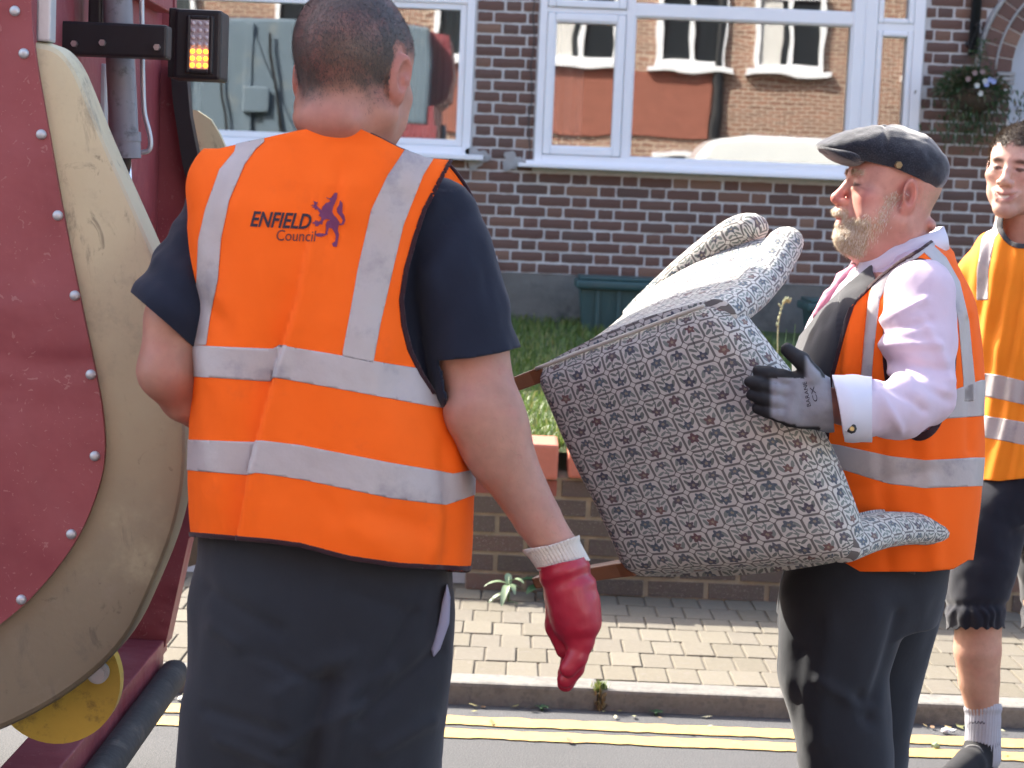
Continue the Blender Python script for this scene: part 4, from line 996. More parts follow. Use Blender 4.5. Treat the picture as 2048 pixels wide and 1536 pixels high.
M['cuff'] = simple('cream_knit_cuff', (.62, .57, .50), .95, .08, 20, .3, 300, .002)
def hue(base, V, f): return None
def strands(name, V, F, N, dens, n, L, wd, flow, mat, parent, jitter=.35, lift=.3, col=None):
    """thin tapered hairs rooted on the faces of a head, combed along flow(P, N)"""
    T = tris(F); c = V[T].mean(1); ar = np.linalg.norm(np.cross(V[T[:, 1]] - V[T[:, 0]], V[T[:, 2]] - V[T[:, 0]]), axis=1)
    p = ar * dens(c); k = rng.choice(len(T), n, p=p / p.sum()); r1, r2 = rng.random(n), rng.random(n); s = r1 + r2 > 1; r1[s] = 1 - r1[s]; r2[s] = 1 - r2[s]
    P = V[T[k, 0]] + r1[:, None] * (V[T[k, 1]] - V[T[k, 0]]) + r2[:, None] * (V[T[k, 2]] - V[T[k, 0]])
    Nn = N[T[k, 0]]; fl = flow(P, Nn); fl = fl - Nn * (fl * Nn).sum(1, keepdims=True); fl /= np.linalg.norm(fl, axis=1, keepdims=True) + 1e-9
    D = fl + rng.normal(0, jitter, (n, 3)) + Nn * lift; D /= np.linalg.norm(D, axis=1, keepdims=True)
    sd = np.cross(D, Nn); sd /= np.linalg.norm(sd, axis=1, keepdims=True) + 1e-9
    l = (L * (.6 + .7 * rng.random(n)))[:, None]; w = wd
    mid = P + D * l * .55 + Nn * l * .08; tip = P + D * l - Nn * l * .12
    Vv = np.stack([P - sd * w, P + sd * w, mid + sd * w * .8, mid - sd * w * .8, tip], 1).reshape(-1, 3); b0 = np.arange(n)[:, None] * 5
    return tag(mk(name, Vv, np.concatenate([b0 + [0, 1, 2], b0 + [0, 2, 3], b0 + [3, 2, 4]]), mat, parent, True, attrs={'rnd': np.repeat(rng.random(n), 5)}), kind='stuff')
def mat_hair(name, stops):
    b = MB(name); at = b.attr('rnd'); b.set(b.ramp(E(b.nt, at.outputs['Fac']), stops), .45, spec=.4); return b.m
def head_sdf(jaw=1., fat=0., smile=0., nose=1., ears=True, brow=1., neck=None, neck_r=(.058, .062)):
    s = SDF(); f = fat
    s.ell((0, -.015, .034), (.077 + f * .2, .098, .088), .01); s.ell((0, .036, .032), (.062, .052, .056), .03)
    s.ell((0, .040, -.035), (.058 + f * .6, .050, .066), .03)
    for q in (-1, 1):
        s.cone((q * (.054 + f), -.004, -.055), (q * .012, .070, -.100), .021 + f * .5, .020, .03)
        s.ell((q * (.043 + f * .3), .058, -.022 + smile * .004), (.023 + smile * .004, .022 + smile * .003, .020), .018)
        s.ell((q * (.040 + f * .3), .052, -.055), (.020 + f, .022, .026), .02)
    s.ell((0, .082 * jaw, -.103), (.019, .015, .015), .018)
    s.cone((-.034, .080, .024), (.034, .080, .024), .011 * brow, .011 * brow, .016)
    for q in (-1, 1): s.ell((q * .031, .101, .002), (.017, .014, .011), .012, None, 's')
    for q in (-1, 1):
        s.ell((q * .031, .0785, .001), (.0132, .0125, .0120), .002)
        s.cone((q * .017, .086, .0085), (q * .043, .079, .0075), .0052, .0048, .005); s.cone((q * .018, .086, -.0075), (q * .042, .080, -.0065), .0042, .0045, .006)
    s.chain([(0, .086, .020), (0, .096, -.004), (0, .111 * nose, -.029)], [.0085, .0085, .0118], .010); s.ell((0, .111 * nose, -.032), (.0135, .012, .0115), .006)
    for q in (-1, 1): s.ell((q * .0145, .098, -.036), (.0088, .012, .0085), .005)
    s.ell((0, .086, -.066), (.030, .016, .022), .012)
    w = .022 + smile * .012; up = smile * .011; lr = 1 - .35 * min(1., smile); op_ = min(1., smile)
    s.chain([(-w, .080, -.067 + up), (-w * .5, .0935, -.0635 + up * .25), (0, .098, -.063), (w * .5, .0935, -.0635 + up * .25), (w, .080, -.067 + up)], [.003, .0058 * lr, .0062 * lr, .0058 * lr, .003], .006)
    s.chain([(-w, .080, -.070 + up), (-w * .5, .0915, -.0775 - op_ * .004 + up * .2), (0, .095, -.079 - op_ * .005), (w * .5, .0915, -.0775 - op_ * .004 + up * .2), (w, .080, -.070 + up)], [.003, .0065 * lr, .0075 * lr, .0065 * lr, .003], .006)
    s.chain([(-w * .9, .086, -.0685 + up), (-w * .45, .099, -.0705 - op_ * .001 + up * .22), (0, .103, -.0712 - op_ * .002), (w * .45, .099, -.0705 - op_ * .001 + up * .22), (w * .9, .086, -.0685 + up)], [.0014, .0020 + op_ * .0028, .0022 + op_ * .0032, .0020 + op_ * .0028, .0014], .002, 's')
    if smile > .5: s.chain([(-w * .8, .079, -.0675 + up), (-w * .42, .0885, -.0695 + up * .22), (0, .0925, -.0705), (w * .42, .0885, -.0695 + up * .22), (w * .8, .079, -.0675 + up)], [.003, .0044, .0046, .0044, .003], .001)
    if ears:
        for q in (-1, 1):
            R = rotm(0, 0, q * -24) @ rotm(-10, 0, 0)
            s.ell((q * .0815, -.012, -.002), (.0085, .020, .033), .006, R); s.ell((q * .080, -.006, -.030), (.0075, .011, .013), .006, R)
            s.ell((q * .0885, -.009, .000), (.0065, .0125, .022), .004, R, 's'); s.ell((q * .084, -.002, -.006), (.006, .007, .008), .004)
    if neck is None: neck = ((0, -.018, -.06), (0, -.045, -.22))
    s.cone(neck[0], neck[1], neck_r[0], neck_r[1], .03)
    return s
def place(V, R, c, sc=1.): return (V * sc) @ R.T + c
def skin_col(P, base, red, marks):
    """P local head coordinates; marks: list of (centre, radius, colour, amount)"""
    C = np.tile(np.array(base), (len(P), 1)); n = fbm(P, 22., 9)[:, None] * .5 + .5; C = C * (.90 + .2 * n)
    for c, r, col, am in marks:
        d = np.linalg.norm((P - np.array(c)) / np.array(r), axis=1); a = (1 - sstep(d, .6, 1.25))[:, None] * am; C = C * (1 - a) + np.array(col) * a
    return C
def px_of(V):
    q = V - np.array([0, 0, CAMZ]); zc = q @ CF; return 1024 + FPX * (q @ CR) / zc, 768 - FPX * (q @ CU) / zc
def rows(Lp, Rp, Y, cy, dep, n=26, grow=0.):
    """upright loft table from two edge lines of the photograph at depth Y"""
    L = np.array([W(x, y, Y) for x, y in Lp]); R = np.array([W(x, y, Y) for x, y in Rp]); L = L[np.argsort(L[:, 2])]; R = R[np.argsort(R[:, 2])]
    z = np.linspace(max(L[0, 2], R[0, 2]), min(L[-1, 2], R[-1, 2]), n); xl = np.interp(z, L[:, 2], L[:, 0]); xr = np.interp(z, R[:, 2], R[:, 0])
    t = (z - z[0]) / (z[-1] - z[0])
    d = np.interp(t, np.linspace(0, 1, len(dep)), dep); c = np.interp(t, np.linspace(0, 1, len(cy)), cy) if hasattr(cy, '__len__') else np.full(n, cy)
    return np.stack([z, (xl + xr) / 2, c, (xr - xl) / 2 + grow, d + grow], 1)
def band(px, py, top, bot): return np.minimum(py - pl(px, top), pl(px, bot) - py)
def vband(px, py, left, right):
    l = np.array(left); r = np.array(right); return np.minimum(px - pl(py, [(b, a) for a, b in left]), pl(py, [(b, a) for a, b in right]) - px)
def joinm(*ms):
    V = []; F = []; n = 0
    for v, f in ms: V.append(v); F.append(tris(f) + n); n += len(v)
    return np.concatenate(V), np.concatenate(F)
def offset(V, F, d): return V + vnormals(V, F) * d
def hand_sdf(wrist, d, ew, nrm, lens, curl, rad_=.0125, sc=1., thumb=None, spread=.021, palm=.09, thick=.018):
    """hand: wrist point, d towards the fingers, ew towards the thumb side, nrm out of the palm; curl in degrees per joint for each finger (little to index)"""
    s = SDF(); d = d / np.linalg.norm(d); ew = ew - d * (ew @ d); ew /= np.linalg.norm(ew); nrm = nrm - d * (nrm @ d) - ew * (nrm @ ew); nrm /= np.linalg.norm(nrm)
    for k in range(4):
        o = (k - 1.5) * spread; s.cone(wrist + ew * o * .75, wrist + d * palm + ew * o, thick, thick * .92, .02)
    for k in range(4):
        p = wrist + d * (palm - .004 * abs(k - 2)) + ew * (k - 1.5) * spread; dirr = d.copy(); ang = 0; pts = [p - d * .02, p]
        for j, (l, c) in enumerate(zip(lens[k], curl[k])):
            ang += rad(c); dirr = d * math.cos(ang) + nrm * math.sin(ang); p = p + dirr * l; pts.append(p)
        s.chain(pts, [rad_ * 1.12, rad_ * 1.1, rad_ * 1.05, rad_ * .98, rad_ * .85][:len(pts)], .007)
    if thumb is not None: s.chain([wrist + d * .012 + ew * .02] + thumb, [.020, .0175, .0150, .0125], .016)
    return s

# ================================================================== MAN WITH HIS BACK TO THE CAMERA
AY = 3.0
pa = thing('person', (-.25, AY, 0), 'man seen from behind in an orange high-visibility vest with silver bands and one red glove', 'person')
# --- body: head, neck, arms
hs = head_sdf(fat=.004, neck=((0, -.014, -.05), (.0, .03, -.17)), neck_r=(.061, .060)); hs.ell((0, -.058, -.080), (.048, .022, .022), .03)
hV, hF = hs.mesh(.003, smooth=1)
RA = rotm(0, 3, 0) @ rotm(-7, 0, -24); HA = W(706, 146, AY + .03); SA = 1.08
nz_ = fbm(hV, 30, 4)
def hairA(P):
    x, y, z = P.T; line = -.056 + .010 * np.sin(x * 60) + .02 * sstep(np.abs(x), .04, .08) ; line = np.where(y > -.01, .0 + sstep(y, -.01, .02) * .03, line)
    a = sstep(z - line + fbm(P, 60, 2) * .010, -.012, .036); a *= 1 - .9 * sstep(y, .055, .075)
    bald = np.exp(-(((x + .028) / .034)**2 + ((y + .035) / .045)**2)) * (z > .05); bald2 = np.exp(-(((x - .03) / .03)**2 + ((y + .095) / .05)**2 + ((z + .005) / .03)**2))
    return np.clip(a - .55 * bald - .22 * bald2, 0, 1)
cA = skin_col(hV, (.42, .205, .15), None, [((.08, -.01, 0), (.03, .04, .05), (.45, .17, .125), .8), ((-.08, -.01, 0), (.03, .04, .05), (.45, .15, .115), .8), ((0, -.09, -.11), (.08, .05, .05), (.40, .165, .125), .7)])
ha = hairA(hV); hc = np.array([.050, .047, .048]); warm = sstep(hV[:, 0], -.01, .07) * (1 - sstep(hV[:, 2], .0, .05)); hcv = hc * (1 - warm[:, None]) + np.array([.085, .070, .056]) * warm[:, None]
ear = (np.abs(hV[:, 0]) > .0765) & (np.abs(hV[:, 2]) < .045) & (hV[:, 1] < .03) & (hV[:, 1] > -.045); ha = np.where(ear, ha * .1, ha)
cA = cA * (1 - .93 * ha[:, None]) + hcv * (.93 * ha[:, None])
hW = place(hV, RA, HA, SA)
bd = SDF()
bd.chain([W(905, 560, 3.03), W(940, 700, 3.02), W(962, 812, 3.0), W(1014, 930, 2.99), W(1074, 1035, 2.985), W(1114, 1098, 2.98), W(1128, 1130, 2.98)], [.060, .060, .0565, .047, .0365, .0325, .031], .02)
bd.ell(W(985, 860, 2.985), (.05, .045, .07), .03); bd.ell(W(935, 830, 2.965), (.03, .025, .03), .03)
bd.chain([W(396, 545, 3.07), W(352, 640, 3.0), W(333, 742, 2.99)], [.038, .049, .0415], .02); bd.chain([W(333, 742, 2.99), W(372, 792, 3.03), W(440, 842, 3.12)], [.0415, .041, .034], .02)
bd.loft(rows([(430, 360), (400, 500), (400, 700), (400, 1100)], [(860, 360), (850, 500), (850, 700), (880, 1100)], AY, 3.06, [.12, .12, .12, .09]), .02)
bd.cone(W(712, 250, 3.07), W(704, 400, 3.10), .055, .075, .03)
for x in (520, 770): bd.cone(W(x, 1150, 3.06), np.array([WX(x, 1500, 3.06), 3.06, .08]), .085, .05, .03)
bV, bF = bd.mesh(.006, smooth=2)
cB = skin_col(bV, (.41, .215, .155), None, []); pxx, pyy = px_of(bV)
elb = np.exp(-(((pxx - 935) / 40)**2 + ((pyy - 825) / 22)**2)); cB = cB * (1 - .5 * elb[:, None]) + np.array([.40, .15, .11]) * .5 * elb[:, None]
le = np.exp(-(((pxx - 340) / 40)**2 + ((pyy - 790) / 60)**2)); cB = cB * (1 - .6 * le[:, None]) + np.array([.42, .12, .09]) * .6 * le[:, None]
fa = np.exp(-(((pxx - 1040) / 30)**2 + ((pyy - 1010) / 60)**2)); cB = cB * (1 - .25 * fa[:, None]) + np.array([.28, .16, .14]) * .25 * fa[:, None]
V, F = joinm((hW, hF), (bV, bF)); mk('body', V, F, M['skin'], pa, True, attrs={'Col': np.concatenate([cA, cB])})
def hairA2(P):
    e = (np.abs(P[:, 0]) > .0775) & (np.abs(P[:, 2]) < .05) & (P[:, 1] < .03) & (P[:, 1] > -.05); return np.where(e, 0, hairA(P)**1.5)
hairV = hV; M['hairA'] = mat_hair('dark_cropped_hair', [(0, (.040, .037, .037)), (.6, (.062, .057, .055)), (1, (.11, .095, .08))])
o = strands('hair', hW, hF, vnormals(hW, hF), lambda c: hairA2((c - HA) @ RA / SA), 22000, .0045, .00022, lambda P, N: np.tile(np.array([.1, -.2, -1.]), (len(P), 1)), M['hairA'], pa, .5, .35)
M['armhair'] = mat_hair('fine_arm_hair', [(0, (.20, .12, .08)), (1, (.34, .24, .17))])
strands('arm_hair', bV, bF, vnormals(bV, bF), lambda c: (lambda q: ((q[0] > 940) & (q[1] > 860) & (q[1] < 1085)) * 1.0)(px_of(c)) + 1e-9, 900, .010, .00013, lambda P, N: np.tile(np.array([.4, -.1, -1.]), (len(P), 1)), M['armhair'], pa, .5, .25)
# --- navy shirt with short sleeves
sh = SDF(); sh.loft(rows([(480, 318), (420, 350), (385, 430), (392, 560), (396, 700), (385, 1000)], [(790, 325), (860, 350), (880, 430), (862, 560), (862, 700), (915, 1000)], AY, [3.06, 3.07, 3.06], [.15, .155, .15, .135, .10]), .02)
sh.cone(W(706, 300, 3.04), W(700, 380, 3.06), .082, .11, .04)
sh.chain([W(815, 400, 3.05), W(868, 440, 3.04), W(906, 560, 3.025), W(944, 705, 3.015), W(962, 770, 3.0)], [.055, .066, .0735, .0745, .0745], .035)
sh.chain([W(480, 390, 3.08), W(440, 440, 3.09), W(388, 530, 3.05), W(340, 625, 3.0), W(312, 690, 2.99)], [.055, .058, .060, .064, .066], .03)
V, F = sh.mesh(.006, smooth=2); px, py = px_of(V)
armR = sstep(px, 830, 880) * (py > 380); armL = sstep(-px, -400, -370) * (py > 400)
wr = fbm(V * np.array([1, 1, .5]), 14, 21) * .006 + np.sin((py * .6 + px * .8) * .055 + 2 * fbm(V, 5, 8)) * .0028 * armR + np.sin((py - px * .7) * .07) * .0025 * armL
V = V + vnormals(V, F) * wr[:, None]; px, py = px_of(V)
hemR = (pl(px, [(700, 722), (850, 724), (940, 716), (1000, 705), (1040, 694)]) - py); hemL = (592 - py) + (px - 270) * .86
keep = np.where(px > pl(py, [(600, 800), (700, 868), (800, 890)]), hemR, np.where(px < 396, hemL, 100.)); keep = np.minimum(keep, py + 3 - pl(px, [(440, 298), (500, 284), (560, 270), (600, 261), (640, 256), (720, 258), (760, 276), (800, 297), (850, 316), (905, 322)])); V, F = clip(V, F, keep)
o = solidify(mk('shirt', V, F, M['navy'], pa, True), .004, -1)
V2, F2 = V, F; px, py = px_of(V2)
# --- vest
vs = SDF(); Lp = [(520, 284), (470, 300), (400, 335), (372, 372), (362, 450), (370, 540), (381, 620), (380, 690), (373, 780), (368, 880), (365, 960), (371, 1080), (374, 1130)]; Rp = [(780, 296), (815, 304), (870, 322), (905, 360), (915, 450), (893, 560), (872, 640), (872, 700), (886, 780), (915, 860), (934, 915), (938, 1000), (937, 1100), (934, 1175)]
vs.loft(rows(Lp, Rp, AY - .02, [3.05, 3.055, 3.06, 3.06, 3.05], [.165, .17, .168, .165, .160, .150, .135, .085], 40), .02, ex=2.5)
vs.cone(W(706, 262, 3.055), W(704, 360, 3.06), .088, .125, .05); vs.cone(W(600, 325, 3.04), W(470, 348, 3.04), .08, .055, .05); vs.cone(W(770, 335, 3.04), W(868, 368, 3.04), .085, .055, .05)
V, F = vs.mesh(.005, smooth=2); px, py = px_of(V); N = vnormals(V, F); back = (V[:, 1] < 3.06)
xf = pl(py, [(250, 648), (330, 640), (420, 628), (600, 592), (740, 548), (930, 500), (1100, 470)]); dx = px - xf
amp = sstep(py, 300, 600) * .5 + .5 * sstep(py, 560, 760)
fold = np.where(dx < 0, np.exp(-(dx / 55)**2), np.exp(-(dx / 5.0)**2) * 1.0) * -.016 * amp + np.where(dx >= 0, np.exp(-(dx / 26.)**2), 0) * .006 * amp
xf2 = pl(py, [(250, 700), (420, 665), (600, 640), (760, 700)]); fold += -.006 * np.exp(-((px - xf2) / 16)**2) * sstep(-py, -640, -380) * sstep(py, 300, 370)
xf3 = pl(py, [(820, 880), (1000, 905), (1140, 900)]); fold += -.010 * np.exp(-((px - xf3 + 0) / 20)**2) * sstep(py, 840, 920)
for ax, ay, bx_, by, wd_, am in ((700, 1010, 900, 1075, 26, -.007), (640, 1040, 840, 1120, 30, .005), (385, 560, 470, 690, 20, -.006), (380, 620, 430, 790, 16, .005), (860, 620, 760, 830, 26, -.004), (640, 980, 720, 1110, 22, -.005), (900, 1000, 860, 1140, 18, .006)):
    t = np.clip(((px - ax) * (bx_ - ax) + (py - ay) * (by - ay)) / ((bx_ - ax)**2 + (by - ay)**2), 0, 1); d = np.hypot(px - ax - t * (bx_ - ax), py - ay - t * (by - ay)); fold += am * np.exp(-(d / wd_)**2) * np.sin(np.pi * np.clip(t, .0, 1))
nzv = fbm(np.c_[V[:, 0] * 7 + V[:, 2] * 1.2, V[:, 1] * 3, V[:, 2] * 2.2], 1.1, 31) * .009 + fbm(V, 16, 41) * .0018
V = V + N * (np.where(back, fold, 0) + nzv)[:, None]
px, py = px_of(V)
hem = pl(px, [(360, 1071), (440, 1077), (540, 1086), (600, 1094), (700, 1120), (800, 1134), (925, 1141), (960, 1140)]) - py
aR = np.where(py < 790, pl(py, [(300, 920), (325, 903), (360, 884), (420, 852), (480, 832), (540, 815), (600, 806), (650, 810), (700, 822), (750, 846), (790, 872), (800, 890)]) - px, 60.)
aL = np.where(py < 700, px - pl(py, [(300, 380), (340, 366), (400, 358), (500, 358), (560, 366), (640, 372), (700, 350)]), 60.)
neckf = py - pl(px, [(440, 298), (500, 284), (560, 270), (600, 261), (640, 256), (720, 258), (760, 276), (800, 297), (850, 316), (905, 322)])
fr = np.where(back, 100., 100.)
aR = aR + sstep(V[:, 1], 2.98, 3.06) * 90 * sstep(py, 690, 735); armf = np.minimum(aR, aL)
opening = np.where(back, 100., np.abs(px - 640) - 14 + 0 * px)
keep = np.minimum(np.minimum(hem, armf), np.minimum(neckf, opening)); Vv, Fv = clip(V, F, keep)
vest = solidify(mk('vest', Vv, Fv, M['hivis'], pa, True), .0025, 0)
def strip(f, off, name, mat, par, base=None, th=.001):
    Vb, Fb = base if base is not None else (Vv, Fv); V_, F_ = clip(Vb, Fb, f)
    return solidify(mk(name, V_ + vnormals(Vb, Fb)[0] * 0 + vnormals(V_, F_) * off, F_, mat, par, True), th, 0)
px, py = px_of(Vv); backv = Vv[:, 1] < 3.10
b1 = band(px, py, [(360, 690), (545, 697), (560, 690), (700, 714), (840, 738), (930, 756)], [(360, 751), (540, 763), (552, 755), (700, 782), (850, 811), (930, 824)])
b2 = band(px, py, [(350, 878), (508, 884), (520, 880), (600, 890), (780, 925), (905, 947), (945, 940)], [(350, 938), (498, 950), (510, 945), (600, 958), (780, 996), (890, 1010), (945, 990)])
v1 = np.where(backv, np.minimum(vband(px, py, [(474, 285), (470, 305), (440, 340), (412, 420), (399, 480), (396, 560), (386, 692)], [(530, 285), (512, 300), (490, 330), (460, 400), (443, 480), (437, 560), (421, 640), (414, 692)]), 691 - py), -1)
v2 = np.where(backv, np.minimum(vband(px, py, [(815, 290), (797, 318), (775, 350), (742, 420), (715, 540), (701, 620), (683, 715)], [(880, 290), (864, 322), (846, 350), (806, 450), (780, 560), (761, 640), (744, 735)]), pl(px, [(680, 712), (760, 728)]) - py), -1)
for f_, nm in ((b1, 'reflective_band'), (b2, 'reflective_band'), (v1, 'reflective_brace'), (v2, 'reflective_brace')): strip(f_, .0022, nm, M['silver'], vest)
kf = np.minimum(hem, np.minimum(armf, neckf)); Vb, Fb = clip(V, F, keep)
pxb, pyb = px_of(Vb)
bh = np.minimum(hem, armf)
Vc, Fc = clip(V, F, np.minimum(keep + .0, 9 - np.minimum(hem, np.where(px_of(V)[1] < 815, aR, 99)))); 
solidify(mk('binding', Vc + vnormals(Vc, Fc) * .0018, Fc, M['binding'], vest, True), .004, 0)
# front shoulder edge that shows beyond the sleeve
pts = smoothpoly([W(x, y, 3.10) for x, y in ((896, 328), (915, 348), (940, 385), (958, 430), (966, 470), (968, 500))]); Vr = []; Fr = []
for i, p in enumerate(pts):
    w_ = .024 * math.sin(math.pi * min(1, .15 + i / len(pts))) + .004; Vr += [p + np.array([-w_, -.015, -w_ * .6]), p + np.array([0, .0, 0]), p + np.array([-.012, .05, -.01])]
    if i: a_ = 3 * i; Fr += [(a_ - 3, a_, a_ + 1, a_ - 2), (a_ - 2, a_ + 1, a_ + 2, a_ - 1)]
solidify(mk('front_edge', Vr, Fr, M['hivis'], vest, True), .003, 0)
Geo().tube(pts, .0035, 8).build('front_binding', M['binding'], vest, True)
# lettering and beast badge printed on the back
from mathutils.bvhtree import BVHTree
bvh = BVHTree.FromPolygons([tuple(v) for v in Vv], [tuple(int(i) for i in t) for t in Fv])
def onvest(P2, lift, tree=None):
    out = []
    for x, y in P2:
        d = CR * (x - 1024) / FPX + CU * (768 - y) / FPX + CF; d /= np.linalg.norm(d)
        h = (tree or bvh).ray_cast(Vector((0, 0, CAMZ)), Vector(d)); q = np.array(h[0]) if h[0] is not None else W(x, y, AY - .1); out.append(q - d * lift)
    return np.array(out)
def print_text(body, x0, y0, x1, y1, hgt, mat, par, shear=.25, bold=0., tree=None, xs=1., name='printed_letters', lift=.003):
    cu_ = bpy.data.curves.new('t', 'FONT'); cu_.body = body; cu_.shear = shear; cu_.offset = bold; cu_.size = 1; cu_.resolution_u = 3
    ob = bpy.data.objects.new('t', cu_); COL.objects.link(ob); dg = bpy.context.evaluated_depsgraph_get(); dg.update(); me = ob.evaluated_get(dg).to_mesh()
    co = np.array([v.co[:] for v in me.vertices]); fc = [tuple(p.vertices) for p in me.polygons]; ob.evaluated_get(dg).to_mesh_clear(); bpy.data.objects.remove(ob)
    co[:, 0] -= co[:, 0].min(); wT = co[:, 0].max(); hT = .70
    bm_ = bmesh.new(); vs_ = [bm_.verts.new(c) for c in co]
    for f in fc:
        try: bm_.faces.new([vs_[i] for i in f])
        except ValueError: pass
    bmesh.ops.triangulate(bm_, faces=bm_.faces[:])
    co = np.array([v.co[:] for v in bm_.verts]); bm_.verts.index_update(); fc = [tuple(v.index for v in f.verts) for f in bm_.faces]; bm_.free()
    t = co[:, 0] / wT; up = np.array([-(y1 - y0), (x1 - x0)]); up = up / np.linalg.norm(up)
    X = x0 + (x1 - x0) * t - up[0] * co[:, 1] / hT * hgt; Y = y0 + (y1 - y0) * t - up[1] * co[:, 1] / hT * hgt
    return fixn(mk(name, onvest(np.c_[X, Y], lift, tree), fc, mat, par))
M['printnavy'] = simple('dark_navy_print', (.018, .014, .032), .7, .2, 60, 0); M['printpurple'] = simple('purple_print', (.16, .028, .10), .7, .15, 60, 0); M['printbrown'] = simple('faded_print', (.10, .025, .03), .7, .2, 60, 0)
print_text('ENFIELD', 500, 452, 622, 458, 30, M['printnavy'], vest, .3, .022)
print_text('Council', 553, 481, 632, 483, 22, M['printbrown'], vest, .12, .0)
z2 = lambda L: [(460 + x / 7.877, 360 + y / 7.877) for x, y in L]
beast = [(1515, 268), (1560, 292), (1600, 275), (1650, 200), (1692, 203), (1682, 290), (1650, 370), (1622, 430), (1610, 500), (1640, 560), (1680, 600), (1725, 670), (1702, 740), (1700, 800), (1718, 860), (1704, 930), (1692, 1000), (1682, 1052), (1625, 1048), (1608, 1000), (1655, 968), (1668, 900), (1658, 850), (1610, 765), (1560, 752), (1545, 790), (1535, 860), (1485, 882), (1430, 895), (1370, 888), (1345, 850), (1400, 835), (1500, 848), (1515, 790), (1510, 700), (1530, 650), (1585, 628), (1520, 612), (1470, 640), (1450, 705), (1420, 690), (1385, 728), (1345, 728), (1335, 692), (1285, 678), (1340, 655), (1345, 632), (1400, 655), (1430, 640), (1440, 590), (1395, 560), (1418, 520), (1370, 455), (1335, 470), (1335, 440), (1290, 432), (1322, 408), (1265, 400), (1330, 385), (1318, 325), (1352, 348), (1385, 345), (1362, 400), (1440, 478), (1458, 420), (1510, 365), (1580, 340), (1568, 302), (1530, 292)]
tail = [(1705, 700), (1758, 682), (1778, 632), (1740, 572), (1690, 512), (1682, 450), (1715, 400), (1738, 318), (1772, 370), (1770, 440), (1768, 510), (1800, 560), (1818, 630), (1792, 700), (1742, 714)]
for poly in (beast, tail):
    P2 = z2(poly); bm_ = bmesh.new(); vs_ = [bm_.verts.new((x, -y, 0)) for x, y in P2]; bm_.faces.new(vs_); bmesh.ops.triangulate(bm_, faces=bm_.faces[:])
    bm_.verts.index_update(); fc = [tuple(v.index for v in f.verts) for f in bm_.faces]; co = [(v.co.x, -v.co.y) for v in bm_.verts]; bm_.free()
    fixn(mk('printed_beast', onvest(co, .003), fc, M['printpurple'], vest))
# --- trousers
ts = SDF(); ts.loft(rows([(392, 1040), (388, 1150), (390, 1300), (396, 1400), (384, 1450), (376, 1580)], [(895, 1040), (908, 1180), (897, 1270), (882, 1400), (876, 1500), (874, 1580)], AY, 3.07, [.13, .15, .155, .16, .15]), .02, ex=2.4)
for xt, xb, rt, rb in ((520, 480, .112, .075), (765, 770, .105, .075)):
    a_ = W(xt, 1230, 3.07); b_ = np.array([WX(xb, 1500, 3.07), 3.08, .10]); k_ = a_ * .45 + b_ * .55; ts.chain([a_, k_, b_], [rt, (rt + rb) / 2 + .006, rb], .03)
ts.cone(W(490, 1440, 3.05), W(470, 1560, 3.05), .085, .08, .05)
V, F = ts.mesh(.007, smooth=2); px, py = px_of(V); wr = fbm(V * np.array([1, 1, .6]), 7, 51) * .010
for ax, ay, bx_, by, wd_, am in ((720, 1400, 830, 1230, 14, -.008), (570, 1490, 720, 1410, 12, .007), (560, 1380, 700, 1310, 16, .005), (655, 1370, 612, 1570, 30, -.021), (690, 1420, 665, 1560, 26, .008), (560, 1400, 545, 1560, 30, .008), (420, 1180, 560, 1260, 16, -.006), (430, 1250, 560, 1340, 14, .006), (880, 1300, 720, 1440, 14, -.008), (700, 1180, 800, 1220, 18, -.005), (420, 1420, 560, 1460, 14, -.007), (860, 1440, 760, 1500, 14, .007), (500, 1300, 640, 1370, 12, -.006), (780, 1340, 700, 1390, 12, .006), (440, 1480, 580, 1530, 12, .006)):
    t = np.clip(((px - ax) * (bx_ - ax) + (py - ay) * (by - ay)) / ((bx_ - ax)**2 + (by - ay)**2), 0, 1); d = np.hypot(px - ax - t * (bx_ - ax), py - ay - t * (by - ay)); wr = wr + am * np.exp(-(d / wd_)**2) * (V[:, 1] < 3.08)
V = V + vnormals(V, F) * wr[:, None]; mk('trousers', V, F, M['charcoal'], pa, True)
Vp = [(893, 1170), (900, 1200), (898, 1250), (880, 1300), (866, 1318), (862, 1300), (876, 1250), (884, 1205)]
o = fixn(Geo().prism([W(x, y, 2.985 + .0 * i) for i, (x, y) in enumerate(Vp)], (0, .03, 0)).build('pocket_lining', mat_cloth('lilac_pocket_lining', (.30, .31, .42)), pa)); md = o.modifiers.new('bevel', 'BEVEL'); md.width = .006; md.segments = 3
for x in (480, 770):
    c = np.array([WX(x, 1500, 3.07), 3.08, 0]); s_ = SDF(); s_.chain([c + [0, -.02, .06], c + [0, .06, .05], c + [0, .15, .04]], [.052, .05, .042], .03); s_.cone(c + [0, -.01, .06], c + [0, 0, .14], .05, .055, .03); s_.ell(c + [0, .06, -.07], (.3, .3, .072), .004, None, 's'); V, F = s_.mesh(.008); mk('boot', V, F, M['blackmetal'], pa, True)
